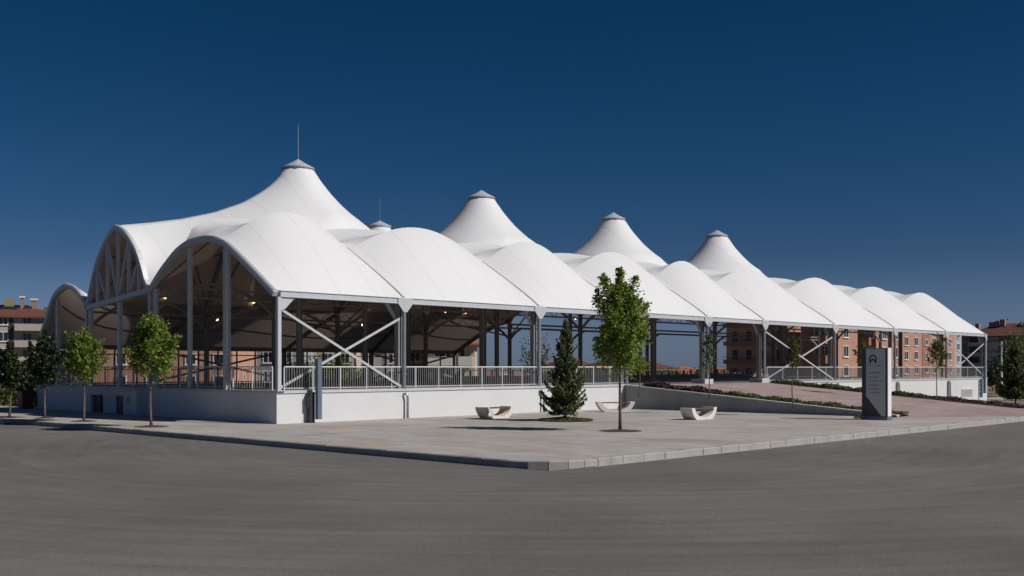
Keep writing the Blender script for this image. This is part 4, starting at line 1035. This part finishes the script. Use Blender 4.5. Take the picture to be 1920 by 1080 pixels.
# seen through the hall
bl, o, ux, nn, Lh, rf = facing('apartment_building', 'peach apartment building seen through the left end of the hall', 175, 128, 436, 128, 6.9, 12, 'peach', 3, (.2, .42, .70, .9), fh=2.6, z0=-.6, roof='tile', rh=1.5, wsize=(1.1, 1.1))
facing('apartment_building', 'grey building with pale windows seen through the hall behind the corner column', 446, 150, 560, 150, 7.5, 12, 'palegrey', 3, (.2, .5, .8), fh=2.7, z0=-.4, roof='tile', rh=1.5)
facing('apartment_building', 'tan house seen through the hall between the first braces', 562, 165, 668, 165, 8.0, 10, 'cream', 3, (.2, .5, .8), fh=2.7, z0=-.4, roof='tile', rh=1.5)
facing('apartment_building', 'pale building with a white annexe, seen through the hall left of the second column', 672, 170, 748, 170, 6.6, 10, 'palegrey', 3, (.25, .75), fh=2.7, z0=-.4, roof='tile_light', rh=1.5)
facing('apartment_building', 'peach house seen through the hall beside the second column', 738, 150, 796, 150, 6.0, 10, 'peach', 2, (.3, .7), fh=2.7, z0=-.2, roof='tile_light', rh=1.5)
facing('apartment_building', 'cream building with a long balcony seen through the middle of the hall', 797, 140, 890, 140, 5.6, 10, 'cream', 2, (.3, .42, .7), fh=2.9, z0=.0, balc=[(.03, .97, 'frame_white')], roof='tile_light', rh=1.5)
facing('house', 'low orange-roofed house seen through the open hall, left of the spruce', 925, 170, 1012, 175, .6, 12, 'peach', 1, (.3, .7), fh=2.7, z0=-1.0, roof='tile_light', rh=1.3, cat='house')
facing('house', 'red-roofed house seen between the spruce and the tall maple', 1085, 200, 1150, 205, 1.7, 16, 'cream', 1, (.3, .7), fh=2.7, z0=-1.0, roof='tile', rh=2.6, cat='house')
facing('house', 'cream house with a red hipped roof seen right of the tall maple', 1180, 190, 1262, 195, 2.3, 16, 'cream', 1, (.2, .4, .75), fh=2.7, z0=-.5, roof='tile', rh=2.4, cat='house', wsize=(1.0, 1.6))
facing('house', 'low cottage with a light red roof seen through the ramp opening', 1262, 260, 1340, 262, .8, 14, 'cream', 1, (.3, .7), fh=2.7, z0=-1.2, roof='tile_light', rh=2.0, cat='house')
facing('house', 'distant low house with a pale orange roof left of the salmon block', 1318, 320, 1375, 320, 1.0, 14, 'peach', 1, (.3, .7), fh=2.7, z0=-1.2, roof='tile_light', rh=1.9, cat='house')
# ---------------------------------------------------------------- hedges, shrubs, far trees
def bush(label, px, d, w_, h, m, n, size, seed, z=G, name='shrub', cat='shrub', group=None, trunk=True):
    p = P(px, d, z); r = np.random.default_rng(seed); o = thing(name, label, cat, p, group, local=True)
    k = 14; cc = r.normal(size=(k, 3))*np.array([w_*.25, w_*.25, h*.16])+np.array([0, 0, h*.55]); idx = r.integers(0, k, n)
    pts = cc[idx]+r.normal(size=(n, 3))*np.array([w_*.13, w_*.13, h*.13]); pts[:, 2] = np.abs(pts[:, 2])
    leaves('foliage', pts, m, size, o, seed=seed)
    MB().tube([(0,0,-.1), (0,0,h*.5)], [.12, .05], 6).build('stem', 'bark', o); return o
bush('pale green shrub at the far left beyond the street', 8, 84, 3.4, 3.0, 'leaf_hedge', 2600, .10, 81)
bush('olive green shrub left of the plinth wall, beyond the street', 40, 82, 2.8, 2.2, 'leaf_hedge', 2200, .10, 82)
bush('low yellowish shrub beside the red bin', 62, 79, 2.2, 1.7, 'leaf_groundcover', 1600, .09, 83)
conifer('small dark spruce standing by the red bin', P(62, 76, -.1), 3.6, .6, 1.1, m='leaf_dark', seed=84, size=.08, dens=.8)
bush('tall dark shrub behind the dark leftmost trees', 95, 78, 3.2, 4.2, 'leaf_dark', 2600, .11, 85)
bush('yellow-green shrub seen through the hall below the first cross brace', 585, 112, 4, 4.0, 'leaf_hedge', 2400, .13, 86)
bush('dark olive shrub seen through the hall under the centre of the first brace', 622, 116, 5, 4.6, 'leaf_hedge', 3000, .13, 87)
bush('green shrub seen through the hall left of the duct post', 548, 108, 3.4, 3.6, 'leaf_dark', 2000, .13, 88)
bush('yellow-brown shrub seen through the hall right of the first brace', 690, 125, 4.2, 3.4, 'leaf_hedge', 2000, .13, 89)
bush('slim green shrub seen through the open hall left of the spruce', 1003, 118, 2.6, 6.4, 'leaf_hedge', 1500, .13, 90)
for i, (px, w_, h, lab) in enumerate(((1275, 7, 2.6, 'olive shrub behind the parapet seen through the ramp opening, nearest the cream house'), (1300, 7, 3.0, 'olive shrub behind the parapet seen through the ramp opening, by the low cottage'), (1350, 7, 2.8, 'olive shrub behind the parapet, at the left foot of the salmon block'))):
    bush(lab, px, 150, w_, h, 'leaf_hedge', 2200, .17, 91+i)
bush('dark shrub at the foot of the dark block, right of the white wall', 1868, 135, 5, 4.2, 'leaf_dark', 2600, .15, 95)
bush('broad green shrub at the right picture edge behind the dark spruce', 1912, 120, 5, 7.5, 'leaf_hedge', 3500, .14, 96)
lp = P(1878, 118, G); lo = thing('lamp_post', 'thin pale street lamp post right of the white wall', 'lamp post', lp, local=True)
MB().tube([(0,0,0), (0,0,3.0), (0,0,6.2)], [.12, .10, .08], 8).build('pole', 'frame_white', lo); MB().box(-.2, .2, -.2, .2, 0, .12).build('base_plate', 'concrete', lo)
